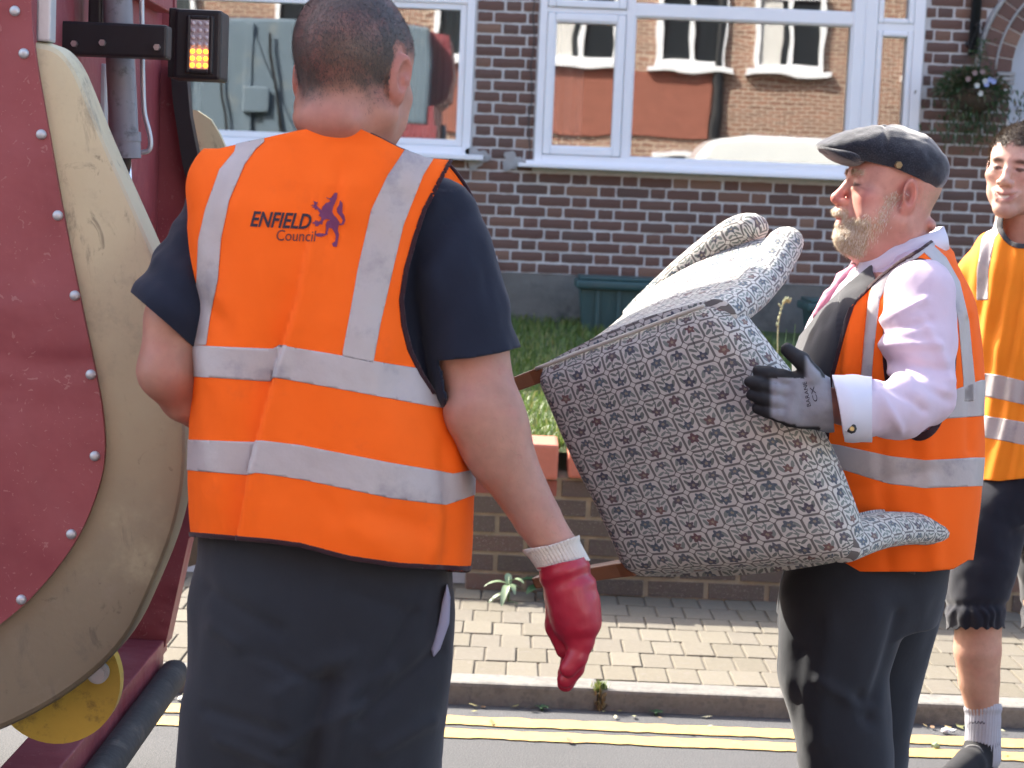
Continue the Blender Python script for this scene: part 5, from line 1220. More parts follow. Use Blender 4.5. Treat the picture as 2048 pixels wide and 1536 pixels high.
# --- red glove with a knitted cuff
wr_ = W(1121, 1118, 2.98); dn = W(1160, 1268, 2.985) - wr_; ew = np.array([-.25, .95, 0.]); nr = np.array([-1., -.25, 0])
gl = hand_sdf(wr_, dn, ew, nr, [(.036, .026, .02), (.044, .032, .024), (.046, .034, .026), (.042, .032, .024)], [(12, 22, 22), (10, 20, 20), (8, 18, 20), (6, 16, 18)], .0150, thumb=[W(1112, 1180, 3.02), W(1112, 1250, 3.0), W(1128, 1300, 2.99)], palm=.100, thick=.026, spread=.022)
gl.chain([wr_ - dn * .06, wr_ + dn * .25], [.036, .034], .02); gl.ell(W(1148, 1215, 2.975), (.033, .04, .05), .03)
V, F = gl.mesh(.003, smooth=2); px, py = px_of(V)
wr = fbm(V, 22, 61) * .0016 + .0022 * np.sin((py + (px - 1120) * .35) * .16) * (py < 1215) * sstep(-py, -1215, -1130); V = V + vnormals(V, F) * wr[:, None]; px, py = px_of(V)
V, F = clip(V, F, py - pl(px, [(1060, 1136), (1090, 1134), (1120, 1126), (1150, 1120), (1180, 1110)])); glove = solidify(mk('glove', V, F, M['redpvc'], pa, True), .002, 0)
cs = SDF(); ax_ = wr_ - W(1074, 1035, 2.985); ax_ /= np.linalg.norm(ax_); cs.chain([wr_ - ax_ * .07, wr_ - ax_ * .030, wr_ + ax_ * .04], [.0405, .0375, .036], .01)
V, F = cs.mesh(.0022, smooth=1); px, py = px_of(V); ang = np.arctan2((V - wr_) @ np.cross(ax_, [0, 1., 0]), (V - wr_) @ np.array([0, 1., 0])); V = V + vnormals(V, F) * (.0011 * np.sin(ang * 44) + .003 * np.exp(-((py - pl(px, [(1060, 1100), (1165, 1070)])) / 8)**2))[:, None]; px, py = px_of(V)
V, F = clip(V, F, np.minimum(py - pl(px, [(1050, 1099), (1100, 1091), (1140, 1078), (1170, 1066)]), pl(px, [(1060, 1142), (1110, 1138), (1170, 1122)]) - py)); solidify(mk('cuff', V, F, M['cuff'], glove, True), .004, 0)

# ================================================================== BEARDED MAN IN A FLAT CAP
BY = 4.05
pb = thing('person', (.78, BY + .03, 0), 'bearded man in a dark flat cap, pink shirt and orange vest gripping the armchair', 'person')
hs = head_sdf(fat=.006, nose=.99, neck=((0, -.025, -.05), (0, -.035, -.16)), neck_r=(.066, .069))
hs.ell((0, -.090, -.050), (.05, .024, .016), .010); hs.ell((0, -.076, -.082), (.052, .024, .016), .012)          # rolls of the nape
hs.ell((0, .03, -.118), (.05, .045, .03), .03)                                                                 # double chin
hs.ell((0, .074, -.098), (.028, .017, .024), .012); hs.ell((-.026, .062, -.092), (.016, .018, .020), .012); hs.ell((.026, .062, -.092), (.016, .018, .020), .012)   # beard mass
hs.ell((0, .100, -.056), (.028, .012, .010), .008)
hV, hF = hs.mesh(.0028, smooth=1); hV[:, 1] = np.where(hV[:, 1] < -.01, -.01 + (hV[:, 1] + .01) * .80, hV[:, 1])
RB = rotm(0, 0, 90) @ rotm(0, 0, 5) @ rotm(8, 0, 0); HB = W(1787, 386, BY); SB = 1.04
def beardB(P):
    x, y, z = P.T; ax = np.abs(x)
    jaw = sstep(-z, .046 + 0 * z, .070) * sstep(y, .040, .062); side = np.exp(-((y - .028 - (z + .04) * -.35) / .013)**2) * sstep(-z, -.01, .012) * (ax > .04) * .45
    top = sstep(-z, .044, .056) * sstep(y, .085, .093) * (ax < .035)
    lim = sstep(z, -.145, -.125); m = np.clip(np.maximum(np.maximum(jaw * (sstep(-z, .055, .075) + .6 * sstep(-y, -.075, -.05)), side), top), 0, 1) * lim
    lips = np.exp(-((z + .0715) / .009)**2) * (ax < .022) * (y > .083); return np.clip(m - 1.5 * lips, 0, 1)
cC = skin_col(hV, (.56, .29, .225), None, [((0, .105, -.03), (.022, .03, .022), (.55, .16, .13), .8), ((-.045, .06, -.022), (.03, .03, .022), (.56, .19, .15), .7), ((.045, .06, -.022), (.03, .03, .022), (.56, .19, .15), .7), ((-.08, -.01, -.005), (.02, .03, .04), (.55, .19, .14), .8), ((0, -.06, -.12), (.1, .08, .05), (.50, .20, .15), .7), ((0, .094, -.0715), (.024, .02, .012), (.50, .17, .15), .9), ((0, -.09, .0), (.1, .05, .05), (.52, .31, .22), .6), ((-.0865, -.006, -.003), (.012, .010, .017), (.26, .07, .05), .85)])  # last mark: shade of the ear hollow painted into the skin colour
for q in (-1, 1):
    ey = sstep(-(((hV[:, 0] - q * .032) / .015)**2 + ((hV[:, 2] - .0006) / .0042)**2), -1.2, -.6) * (hV[:, 1] > .068); cC = cC * (1 - .9 * ey[:, None]) + np.array([.05, .03, .025]) * .9 * ey[:, None]
    cr_ = np.exp(-(((hV[:, 0] - q * .05) / .012)**2 + ((hV[:, 2] + .004 + (np.abs(hV[:, 0]) - .05) * .3) / .0022)**2)) * (hV[:, 1] > .04); cC = cC * (1 - .5 * cr_[:, None]) + np.array([.25, .09, .07]) * .5 * cr_[:, None]  # crease beside the eye, its shade laid into the colour
bm_ = beardB(hV); cC = cC * (1 - .6 * bm_[:, None]) + np.array([.50, .36, .24]) * (.6 * bm_[:, None])
hW = place(hV, RB, HB, SB)
bd = SDF()
bd.chain([W(1838, 640, 3.88), W(1842, 700, 3.83), W(1850, 790, 3.79), W(1760, 815, 3.68), W(1690, 815, 3.585), W(1650, 808, 3.56)], [.04, .045, .042, .040, .033, .032], .02)
bd.loft(rows([(1720, 540), (1680, 620), (1640, 750), (1640, 1150)], [(1880, 540), (1910, 620), (1915, 750), (1890, 1150)], BY, 4.08, [.15, .17, .17, .15]), .02)
bd.cone(W(1790, 470, 4.07), W(1800, 560, 4.08), .07, .09, .03)
bd.chain([W(1780, 600, 4.27), W(1700, 760, 4.30), W(1600, 860, 4.22)], [.055, .05, .036], .02)
for yy in (3.99, 4.18): bd.cone(W(1730, 1150, yy), np.array([.68, yy, .06]), .06, .035, .03)
bV, bF = bd.mesh(.007, smooth=2); V, F = joinm((hW, hF), (bV, bF))
mk('body', V, F, M['skin'], pb, True, attrs={'Col': np.concatenate([cC, skin_col(bV, (.47, .22, .165), None, [])])})
M['beard'] = mat_hair('blond_grey_beard', [(0, (.42, .29, .15)), (.4, (.58, .46, .30)), (.75, (.68, .60, .48)), (1, (.80, .77, .72))])
M['stubble'] = mat_hair('sandy_stubble', [(0, (.30, .20, .12)), (1, (.55, .45, .33))])
loc_ = lambda c: (c - HB) @ RB / SB
strands('beard', hW, hF, vnormals(hW, hF), lambda c: beardB(loc_(c))**1.3, 9000, .0085, .00034, lambda P, N: np.tile(np.array([-.15, 0, -1.]), (len(P), 1)), M['beard'], pb, .35, .45)
strands('cropped_hair', hW, hF, vnormals(hW, hF), lambda c: (lambda q: sstep(q[:, 2], -.045, -.01) * (q[:, 1] < -.02) * (np.abs(q[:, 0]) < .083) * ~((np.abs(q[:, 0]) > .077) & (q[:, 1] > -.04)))(loc_(c)) + 1e-9, 5000, .003, .0002, lambda P, N: np.tile(np.array([.1, 0, -1.]), (len(P), 1)), M['stubble'], pb, .5, .4)
strands('eyebrow', hW, hF, vnormals(hW, hF), lambda c: (lambda q: np.exp(-((q[:, 2] - .024) / .005)**2) * (q[:, 1] > .065) * (np.abs(q[:, 0]) > .012) * (np.abs(q[:, 0]) < .048))(loc_(c)) + 1e-9, 700, .008, .0003, lambda P, N: np.tile(np.array([.2, -.3, .1]), (len(P), 1)), M['beard'], pb, .4, .4)
# --- flat cap
def mat_wool():
    b = MB('charcoal_wool'); n = b.noise(420, 3); c = b.mix(n.step(.4, .75), (.013, .015, .022), (.042, .047, .06)); b.set(c, .95, spec=.2, sheen=.5); b.bump(n, .6, .0015); return b.m
M['wool'] = mat_wool()
capP = lambda x, y, dy=0: W(x, y, BY + dy)
Rc = rotm(0, 17, 0)
cs = SDF(); cs.ell(capP(1803, 328), (.101, .096, .071), .02, Rc); cs.ell(capP(1745, 302), (.085, .086, .048), .03, rotm(0, 4, 0)); cs.ell(capP(1686, 300), (.056, .070, .020), .035, rotm(0, 10, 0))
V, F = cs.mesh(.0035, smooth=2); px, py = px_of(V)
wr = fbm(V, 18, 71) * .005 + .004 * np.exp(-((px - 1755 - 8 * np.sin(V[:, 1] * 40)) / 10)**2) * 0 - .0035 * np.exp(-((px - 1770) / 5)**2) * (py < 300)
V = V + vnormals(V, F) * wr[:, None]; px, py = px_of(V)
edge = pl(px, [(1620, 300), (1660, 312), (1690, 326), (1730, 322), (1790, 336), (1840, 358), (1885, 388), (1910, 396)]) - py
V, F = clip(V, F, edge); cap = solidify(mk('flat_cap', V, F, M['wool'], pb, True), .004, -1)
bs = SDF(); bs.ell(capP(1674, 310), (.044, .072, .0085), .01, rotm(0, 20, 0)); bs.ell(capP(1694, 314), (.036, .078, .013), .02, rotm(0, 14, 0)); V, F = bs.mesh(.003, smooth=2); mk('peak', V, F, M['wool'], cap, True)
s_ = SDF(); s_.ell(capP(1768, 254), (.011, .011, .005), .01); V, F = s_.mesh(.002); mk('button', V, F, M['wool'], cap, True)
c = W(1798, 330, BY - .098); autosmooth(Geo().tube([c + [0, .006, 0], c - [0, .002, 0]], [.009, .007], 6).build('pin', simple('dull_brass', (.25, .19, .10), .5, .2, 30, .2, metal=.6), cap))
# --- shirt, collar, sleeve, cuff
M['pink'] = mat_cloth('pale_pink_shirt', (.74, .60, .70), .8, .04, 900, .1, .2, .18, None, .15)
M['white'] = mat_cloth('white_cotton', (.74, .72, .80), .8, .03, 900, .1, .2, .05, None, .1)
sh = SDF(); Lb = [(1735, 515), (1690, 548), (1655, 600), (1622, 660), (1600, 720), (1592, 800), (1600, 950), (1610, 1130)]; Rb = [(1860, 495), (1890, 530), (1918, 590), (1930, 680), (1936, 780), (1938, 900), (1930, 1000), (1900, 1130)]
depB = [.17, .19, .20, .20, .195, .19, .17, .10]
sh.loft(rows(Lb, Rb, BY, 4.08, depB), .02, ex=2.3)
sh.chain([W(1835, 555, 3.99), W(1838, 590, 3.88), W(1838, 690, 3.835), W(1850, 780, 3.79), W(1858, 800, 3.785)], [.06, .066, .072, .056, .05], .03)
sh.chain([W(1858, 795, 3.785), W(1800, 815, 3.72), W(1735, 817, 3.64), W(1690, 817, 3.585)], [.052, .058, .055, .055], .02)
sh.chain([W(1780, 580, 4.22), W(1700, 760, 4.30), W(1620, 850, 4.24)], [.065, .065, .045], .03)
V, F = sh.mesh(.0055, smooth=2); px, py = px_of(V); arm = (V[:, 1] < 3.93)
wr = fbm(V * np.array([1.3, 1, 1]), 10, 81) * .006
for ax, ay, bx_, by, wd_, am in ((1770, 640, 1850, 600, 9, .007), (1760, 665, 1860, 640, 9, -.007), (1765, 690, 1880, 690, 9, .007), (1775, 720, 1895, 740, 9, -.006), (1780, 745, 1890, 785, 9, .006), (1770, 760, 1850, 820, 9, -.007), (1760, 780, 1800, 860, 9, .006), (1850, 640, 1905, 760, 10, .006), (1830, 760, 1900, 800, 10, -.006)):
    t = np.clip(((px - ax) * (bx_ - ax) + (py - ay) * (by - ay)) / ((bx_ - ax)**2 + (by - ay)**2), 0, 1); d = np.hypot(px - ax - t * (bx_ - ax), py - ay - t * (by - ay)); wr = wr + am * np.exp(-(d / wd_)**2) * arm
V = V + vnormals(V, F) * wr[:, None]; px, py = px_of(V)
keep = np.where(arm & (px < 1760), px - 1722, 50.); keep = np.minimum(keep, np.where((V[:, 1] > 3.9), py - pl(px, [(1690, 548), (1735, 522), (1800, 492), (1870, 470)]) + 6, 50.)); V, F = clip(V, F, keep); shirtB = solidify(mk('shirt', V, F, M['pink'], pb, True), .003, -1)
# collar leaf: a band folded round the neck, open in front
Vc = []; Fc = []; n_ = 40; cc = W(1797, 498, 4.07)
for i in range(n_ + 1):
    t = rad(-150 + 300 * i / n_)            # 0 = nape
    e = np.array([math.cos(t) * .088, math.sin(t) * .086, 0]); z0_ = .028 - .062 * (1 - math.cos(t)) / 2
    tip = sstep(abs(math.degrees(t)), 95, 150)
    top = cc + e * .97 + np.array([0, 0, z0_ + .020]); fo_ = cc + e * 1.02 + np.array([0, 0, z0_ + .022]); low = cc + e * (1.17 + .05 * tip) + np.array([-.012 * tip, 0, z0_ - .022 - .030 * tip])
    inn = cc + e * .95 + np.array([0, 0, z0_ - .03]); Vc += [inn, top, fo_, (fo_ * .5 + low * .5) + e * .03, low]
    if i:
        for k in range(4): a_ = (i - 1) * 5 + k; Fc.append((a_, a_ + 5, a_ + 6, a_ + 1))
solidify(mk('collar', Vc, Fc, M['white'], shirtB, True), .002, 0)
cs = SDF(); cs.chain([W(1760, 820, 3.67), W(1705, 817, 3.602), W(1655, 815, 3.54)], [.062, .062, .060], .01, flat=((.55, .84, 0), .80)); V, F = cs.mesh(.003, smooth=2); px, py = px_of(V)
V, F = clip(V, F, np.minimum(px - pl(py, [(740, 1662), (780, 1672), (820, 1680), (880, 1689)]), 1744 - px)); cuff = solidify(mk('cuff', V, F, M['white'], shirtB, True), .004, -1)
c = onvest([(1703, 857)], .002, BVHTree.FromPolygons([tuple(v) for v in V], [tuple(int(i) for i in t) for t in F]))[0]; autosmooth(Geo().tube([c + [0, .006, 0], c - [0, .002, 0], c - [0, .004, 0]], [.0095, .0095, .007], 8).build('cufflink', M['blackmetal'], cuff)); Geo().tube([c - np.array([0, .0035, 0]), c - np.array([0, .0055, 0])], [.005, .004], 12).build('cufflink_face', simple('brass', (.45, .34, .16), .35, .1, 10, 0, metal=.8), cuff)
s_ = SDF(); s_.chain([W(1708, 545, 4.06), W(1690, 562, 4.06), W(1664, 596, 4.06), W(1640, 632, 4.06)], [.016, .021, .019, .017], .01); V, F = s_.mesh(.003, smooth=2); V = V + vnormals(V, F) * (fbm(V, 30, 7) * .003)[:, None]; mk('tie', V, F, mat_cloth('pink_satin', (.66, .25, .36), .45, .08, 900, .2), pb, True)
# --- grey waistcoat
M['waistcoat'] = mat_cloth('charcoal_waistcoat', (.045, .046, .052), .85, .15, 900, .35, .3, .12)
wc = SDF(); wc.loft(rows(Lb, Rb, BY, 4.08, depB, grow=.009), .02, ex=2.3); V, F = wc.mesh(.006, smooth=2); px, py = px_of(V)
V = V + vnormals(V, F) * (fbm(V, 9, 91) * .005 + .005 * np.sin((py * .5 + px) * .06) * (px < 1680))[:, None]; px, py = px_of(V)
V, F = clip(V, F, np.minimum(pl(py, [(540, 1705), (600, 1725), (800, 1760), (1130, 1790)]) - px + 40, py - pl(px, [(1560, 700), (1600, 660), (1640, 610), (1690, 560), (1740, 520), (1800, 500)]) - 12)); wst = solidify(mk('waistcoat', V, F, M['waistcoat'], pb, True), .003, 0)
for k in range(5):
    c = W(1608 + 16 * max(0, 2 - k), 690 + k * 45, 4.08); Geo().tube([c - [.004, 0, 0], c + [.004, 0, 0]], .006, 10).build('button', M['blackmetal'], wst)
# --- high-visibility vest
vs = SDF(); vs.loft(rows([(1730, 505), (1685, 545), (1650, 605), (1618, 665), (1598, 720), (1590, 800), (1598, 950), (1606, 1170)], [(1868, 478), (1900, 520), (1930, 585), (1946, 680), (1953, 780), (1954, 900), (1948, 1000), (1925, 1170)], BY, 4.08, [.195, .205, .212, .215, .21, .21, .20, .12], 40, grow=.010), .02, ex=2.4)
vs.cone(W(1815, 515, 4.05), W(1825, 545, 3.93), .07, .045, .05); vs.cone(W(1815, 515, 4.1), W(1825, 545, 4.22), .07, .045, .05)
V, F = vs.mesh(.0055, smooth=2); px, py = px_of(V); near = V[:, 1] < 4.06
wr = fbm(np.c_[V[:, 0] * 6, V[:, 1] * 4, V[:, 2] * 3], 1.2, 101) * .008
for ax, ay, bx_, by, wd_, am in ((1705, 570, 1690, 760, 8, .010), (1735, 560, 1715, 770, 8, -.008), (1760, 880, 1775, 1130, 16, -.005), (1850, 860, 1870, 1130, 18, .006), (1700, 980, 1860, 940, 14, -.004), (1935, 640, 1938, 900, 10, -.006)):
    t = np.clip(((px - ax) * (bx_ - ax) + (py - ay) * (by - ay)) / ((bx_ - ax)**2 + (by - ay)**2), 0, 1); d = np.hypot(px - ax - t * (bx_ - ax), py - ay - t * (by - ay)); wr = wr + am * np.exp(-(d / wd_)**2) * near
V = V + vnormals(V, F) * wr[:, None]; px, py = px_of(V)
front = px - pl(py, [(480, 1800), (510, 1780), (540, 1745), (580, 1712), (640, 1692), (700, 1676), (760, 1660), (900, 1650), (1200, 1650)])
hole = np.hypot((px - 1838) / 66, (py - 700) / 165) - 1; hole = np.maximum(hole, (py - 690) / 200.) if False else hole
hole = np.where(np.abs(V[:, 1] - 4.08) > .07, hole * 70, 50.)
hem = pl(px, [(1600, 1142), (1720, 1143), (1850, 1143), (1905, 1138), (1935, 1120)]) - py
neck = py - pl(px, [(1680, 640), (1720, 592), (1760, 553), (1800, 522), (1840, 498), (1866, 478), (1900, 474)])
keep = np.minimum(np.minimum(front, hole), np.minimum(hem, neck)); Vv, Fv = clip(V, F, keep); vestB = solidify(mk('vest', Vv, Fv, M['hivis'], pb, True), .003, 0)
pxv, pyv = px_of(Vv)
b2 = band(pxv, pyv, [(1640, 884), (1680, 890), (1780, 912), (1850, 920), (1950, 915)], [(1640, 930), (1690, 940), (1780, 968), (1850, 976), (1950, 972)]); b1 = band(pxv, pyv, [(1640, 745), (1700, 760), (1880, 790), (1960, 760)], [(1640, 800), (1700, 815), (1880, 838), (1960, 832)])
v1 = np.minimum(vband(pxv, pyv, [(1800, 500), (1775, 530), (1750, 560), (1738, 600), (1728, 700), (1722, 780)], [(1850, 505), (1825, 525), (1780, 560), (1760, 600), (1748, 700), (1742, 780)]), np.where((Vv[:, 1] < 4.08) & (pyv < 775), 50, -1)); v2 = (lambda q: np.where(pyv < 800, q, -1))(vband(pxv, pyv, [(1840, 500), (1862, 520), (1895, 570), (1915, 640), (1925, 760)], [(1868, 495), (1890, 515), (1918, 565), (1936, 640), (1948, 760)]))
for f_, nm in ((b1, 'reflective_band'), (b2, 'reflective_band'), (v1, 'reflective_brace'), (v2, 'reflective_brace')): strip(f_, .0022, nm, M['silver'], vestB, (Vv, Fv))
Vc, Fc = clip(V, F, np.minimum(keep, 7 - np.minimum(np.minimum(front, hole * 1.0), neck))); solidify(mk('binding', Vc + vnormals(Vc, Fc) * .0015, Fc, M['binding'], vestB, True), .005, 0)
# --- trousers and shoes
ts = SDF(); ts.loft(rows([(1600, 1090), (1570, 1170), (1560, 1250)], [(1905, 1090), (1895, 1160), (1880, 1250)], BY, 4.08, [.17, .19, .18]), .02)
for yy, xs_, rs_ in ((3.985, ((1690, 1210), (1668, 1340), (1690, 1500)), (.135, .115, .100)), (4.19, ((1780, 1200), (1748, 1350), (1735, 1500)), (.12, .108, .092))):
    P_ = [W(x, y, yy) for x, y in xs_]; P_.append(np.array([P_[-1][0] + (.04 if yy < 4.1 else -.02), yy, .10])); ts.chain(P_, list(rs_) + [.085], .025)
    c = P_[-1] * [1, 1, 0]; s_ = SDF(); s_.chain([c + [.05, 0, .05], c + [-.08, 0, .045], c + [-.19, 0, .035]], [.045, .046, .036], .03); s_.ell(c + [-.07, 0, -.08], (.4, .3, .082), .004, None, 's'); V, F = s_.mesh(.008); mk('shoe', V, F, M['blackmetal'], pb, True)
V, F = ts.mesh(.007, smooth=2); px, py = px_of(V); wr = fbm(V * np.array([1, 1, .6]), 7, 111) * .007
for ax, ay, bx_, by, wd_, am in ((1720, 1400, 1740, 1440, 16, -.012), (1640, 1360, 1730, 1420, 12, .008), (1660, 1240, 1640, 1480, 20, .006), (1800, 1230, 1750, 1400, 12, -.010), (1600, 1300, 1580, 1500, 16, -.005)):
    t = np.clip(((px - ax) * (bx_ - ax) + (py - ay) * (by - ay)) / ((bx_ - ax)**2 + (by - ay)**2), 0, 1); d = np.hypot(px - ax - t * (bx_ - ax), py - ay - t * (by - ay)); wr = wr + am * np.exp(-(d / wd_)**2) * (V[:, 1] < 4.05)
mk('trousers', V + vnormals(V, F) * wr[:, None], F, M['charcoal'], pb, True)
# --- dipped work glove gripping the back of the chair
wg = W(1660, 812, 3.560); dg_ = W(1590, 797, 3.540) - wg
g_ = hand_sdf(wg, dg_, np.array([.15, 0, 1.]), np.array([0, 1., 0]), [(.030, .022, .018), (.036, .026, .020), (.040, .028, .020), (.036, .026, .020)], [(10, 14, 10), (9, 12, 12), (9, 12, 12), (9, 14, 12)], .0128, thumb=[W(1626, 752, 3.535), W(1604, 722, 3.53), W(1574, 698, 3.54)], palm=.072, thick=.021, spread=.0225)
g_.cone(W(1668, 815, 3.565), W(1645, 805, 3.55), .041, .038, .02)
V, F = g_.mesh(.0025, smooth=1); N = vnormals(V, F); px, py = px_of(V); V = V + N * (fbm(V, 40, 121) * .0012)[:, None]; px, py = px_of(V)
V, F = clip(V, F, 1664 - px + (py - 800) * .08); N = vnormals(V, F); px, py = px_of(V)
black = np.maximum(sstep(N[:, 1], -.80, -.62) * (px < 1650), sstep(-px, -1548, -1536)); black = np.maximum(black, (py < 756) * sstep(-px, -1618, -1606)); black = np.where(px > 1592, np.maximum(sstep(N[:, 1], -.25, .0), black * (py < 756)), black)
black = np.maximum(black, sstep(py, 850, 856) * (px < 1640)); Cg = np.array([.26, .275, .31])[None] * (1 - black[:, None]) + np.array([.012, .013, .016])[None] * black[:, None]
b = MB('dipped_work_glove'); b.set(b.bright(b.attr('Col').outputs['Color'], b.noise(60, 3) * .3 + .85), .75); b.bump(b.noise(500, 2), .4, .0008)
glB = mk('glove', V, F, b.m, pb, True, attrs={'Col': Cg}); tg = BVHTree.FromPolygons([tuple(v) for v in V], [tuple(int(i) for i in t) for t in F])
print_text('BARANE', 1622, 812, 1613, 763, 8, M['printnavy'], glB, 0, 0, tg, lift=.0015); print_text('CX', 1636, 802, 1628, 772, 9, M['printnavy'], glB, 0, 0, tg, lift=.0015)

# ================================================================== SMILING YOUNG MAN AT THE PICTURE'S EDGE
CY = 5.25
pc = thing('person', (1.36, CY, 0), 'smiling young man with short dark hair, orange vest, dark shorts and grey socks', 'person')
hs = head_sdf(smile=1., nose=.95, neck=((0, -.02, -.05), (0, -.04, -.18)), neck_r=(.055, .060)); hV, hF = hs.mesh(.0026, smooth=1)
RC = rotm(0, 0, 146) @ rotm(2, 0, 0) @ rotm(0, -4, 0); HC = W(2041, 343, CY); SCc = 1.03
cC = skin_col(hV, (.56, .36, .285), None, [((0, .098, -.071), (.030, .02, .015), (.44, .17, .15), .85), ((-.045, .06, -.02), (.03, .03, .02), (.55, .25, .19), .5), ((.045, .06, -.02), (.03, .03, .02), (.55, .25, .19), .5), ((0, .07, -.09), (.06, .05, .035), (.40, .25, .20), .35)])
x, y, z = hV.T
for q in (-1, 1):
    ey = sstep(-(((x - q * .031) / .0135)**2 + ((z - .0008) / .0055)**2), -1.2, -.6) * (y > .072); cC = cC * (1 - .93 * ey[:, None]) + np.array([.03, .02, .016]) * .93 * ey[:, None]
    br = np.exp(-(((x - q * .032) / .018)**2 + ((z - .0215 + .12 * np.abs(x - q * .03)) / .0052)**2)) * (y > .06); br = np.clip(br * 1.5, 0, 1); cC = cC * (1 - .9 * br[:, None]) + np.array([.045, .03, .022]) * .9 * br[:, None]
tz = -.0705 + (-.001 + .008 * 1.0 * .9) * (np.abs(x) / .025)**2; te = (np.abs(x) < .026) & (np.abs(z - tz) < .0046) & (y > .076) & (y < .0985 - 22 * x * x); cC[te] = (.72, .66, .56)
def hairC(P):
    x, y, z = P.T; line = .060 - .075 * sstep(-y, -.06, -.0) + .0 * x; return sstep(z - line + fbm(P, 50, 3) * .008, -.004, .010) * ~((np.abs(x) > .0775) & (z < .035))
h_ = hairC(hV); cC = cC * (1 - .9 * h_[:, None]) + np.array([.06, .046, .036]) * .9 * h_[:, None]; hW = place(hV, RC, HC, SCc)
bd = SDF(); bd.chain([W(1958, 1180, 5.18), W(1955, 1300, 5.18), W(1958, 1360, 5.19), W(1966, 1430, 5.20), W(1968, 1500, 5.21)], [.062, .063, .055, .042, .040], .02)
bd.chain([W(2100, 1180, 5.30), W(2100, 1320, 5.32), W(2100, 1440, 5.33), W(2100, 1500, 5.33)], [.06, .06, .043, .04], .02)
bd.loft(rows([(2000, 500), (1975, 560), (1975, 1000)], [(2110, 500), (2150, 560), (2140, 1000)], CY, 5.27, [.10, .1, .09]), .02); bd.cone(W(2045, 430, 5.26), W(2055, 520, 5.27), .055, .08, .03)
bd.cone(W(1995, 1040, 5.24), W(1958, 1190, 5.18), .06, .06, .03); bd.cone(W(2110, 1040, 5.28), W(2090, 1190, 5.30), .06, .06, .03); bd.chain([W(1975, 560, 5.32), W(1975, 680, 5.38), W(2010, 780, 5.40)], [.045, .04, .03], .02)
bV, bF = bd.mesh(.007, smooth=2); V, F = joinm((hW, hF), (bV, bF)); mk('body', V, F, M['skin'], pc, True, attrs={'Col': np.concatenate([cC, skin_col(bV, (.47, .26, .185), None, [])])})
M['hairC'] = mat_hair('short_dark_brown_hair', [(0, (.06, .045, .035)), (.6, (.12, .095, .072)), (1, (.24, .20, .16))])
strands('hair', hW, hF, vnormals(hW, hF), lambda c: hairC((c - HC) @ RC / SCc)**2 + 1e-9, 14000, .017, .0006, lambda P, N: np.tile(np.array([-.5, -.4, -.15]), (len(P), 1)), M['hairC'], pc, .5, .9)
# --- shirt of high-visibility cloth with bands
sh = SDF(); sh.loft(rows([(2000, 455), (1962, 478), (1940, 520), (1932, 600), (1944, 700), (1952, 800), (1946, 985)], [(2105, 455), (2150, 478), (2172, 520), (2180, 600), (2172, 700), (2168, 800), (2165, 985)], CY, 5.27, [.14, .145, .145, .145, .14, .13, .08]), .02, ex=2.2)
sh.cone(W(2050, 446, 5.26), W(2055, 520, 5.27), .078, .105, .04); sh.chain([W(1990, 510, 5.27), W(1958, 560, 5.29), W(1945, 660, 5.33)], [.06, .062, .062], .03)
V, F = sh.mesh(.006, smooth=2); px, py = px_of(V); wr = fbm(np.c_[V[:, 0] * 5, V[:, 1] * 4, V[:, 2] * 2.4], 1.4, 131) * .016 + .004 * np.sin(px * .16 + py * .03)
V = V + vnormals(V, F) * wr[:, None]; px, py = px_of(V)
keep = np.minimum(pl(px, [(1940, 958), (2000, 962), (2060, 955)]) - py, np.hypot(px - 2046, (py - 450) * 1.05) - 40); Vs, Fs = clip(V, F, keep); shc = solidify(mk('shirt', Vs, Fs, mat_cloth('amber_high_visibility_cloth', (1.0, .30, .018), .75, .06, 900, .1, .2, .1, None, .15), pc, True), .003, 0); pxv, pyv = px_of(Vs)
b1 = band(pxv, pyv, [(1930, 742), (2000, 750), (2060, 765)], [(1930, 785), (2000, 798), (2060, 812)]); b2 = band(pxv, pyv, [(1930, 826), (2000, 836), (2060, 846)], [(1930, 868), (2000, 880), (2060, 892)]); v1 = vband(pxv, pyv, [(1990, 440), (1965, 478), (1955, 540), (1952, 745)], [(2018, 440), (1990, 478), (1978, 540), (1974, 745)]); v1 = np.minimum(v1, 600 - pyv)
for f_, nm in ((b1, 'reflective_band'), (b2, 'reflective_band'), (v1, 'reflective_brace')): strip(f_, .002, nm, M['silver'], shc, (Vs, Fs))
Vc, Fc = clip(V, F, np.minimum(keep, 10 - (np.hypot(px - 2046, (py - 450) * 1.05) - 40))); solidify(mk('neck_rib', Vc + vnormals(Vc, Fc) * .002, Fc, simple('dark_grey_rib', (.05, .05, .055), .9), shc, True), .005, 0)
# --- shorts with gathered hems, socks, trainers
ts = SDF(); ts.loft(rows([(1948, 940), (1942, 980), (1938, 1040)], [(2165, 940), (2165, 980), (2160, 1040)], CY, 5.27, [.13, .13, .13]), .02); ts.chain([W(1988, 1020, 5.23), W(1962, 1140, 5.19), W(1950, 1215, 5.17), W(1949, 1258, 5.17)], [.098, .088, .084, .076], .03); ts.chain([W(2110, 1020, 5.29), W(2102, 1140, 5.30), W(2100, 1258, 5.30)], [.098, .09, .078], .03)
V, F = ts.mesh(.006, smooth=2); px, py = px_of(V); wr = fbm(V, 9, 141) * .008 + .0028 * np.sin(px * .3 + fbm(V, 9, 5) * 9) * sstep(py, 1190, 1235) - .007 * np.exp(-((py - 1210) / 9)**2); V = V + vnormals(V, F) * wr[:, None]; px, py = px_of(V); V, F = clip(V, F, 1257 + 3 * np.sin(px * .3) - py); shorts = solidify(mk('shorts', V, F, mat_cloth('dark_navy_jersey', (.012, .013, .020), .95, .2, 600, .2, .4, .1), pc, True), .004, -1)
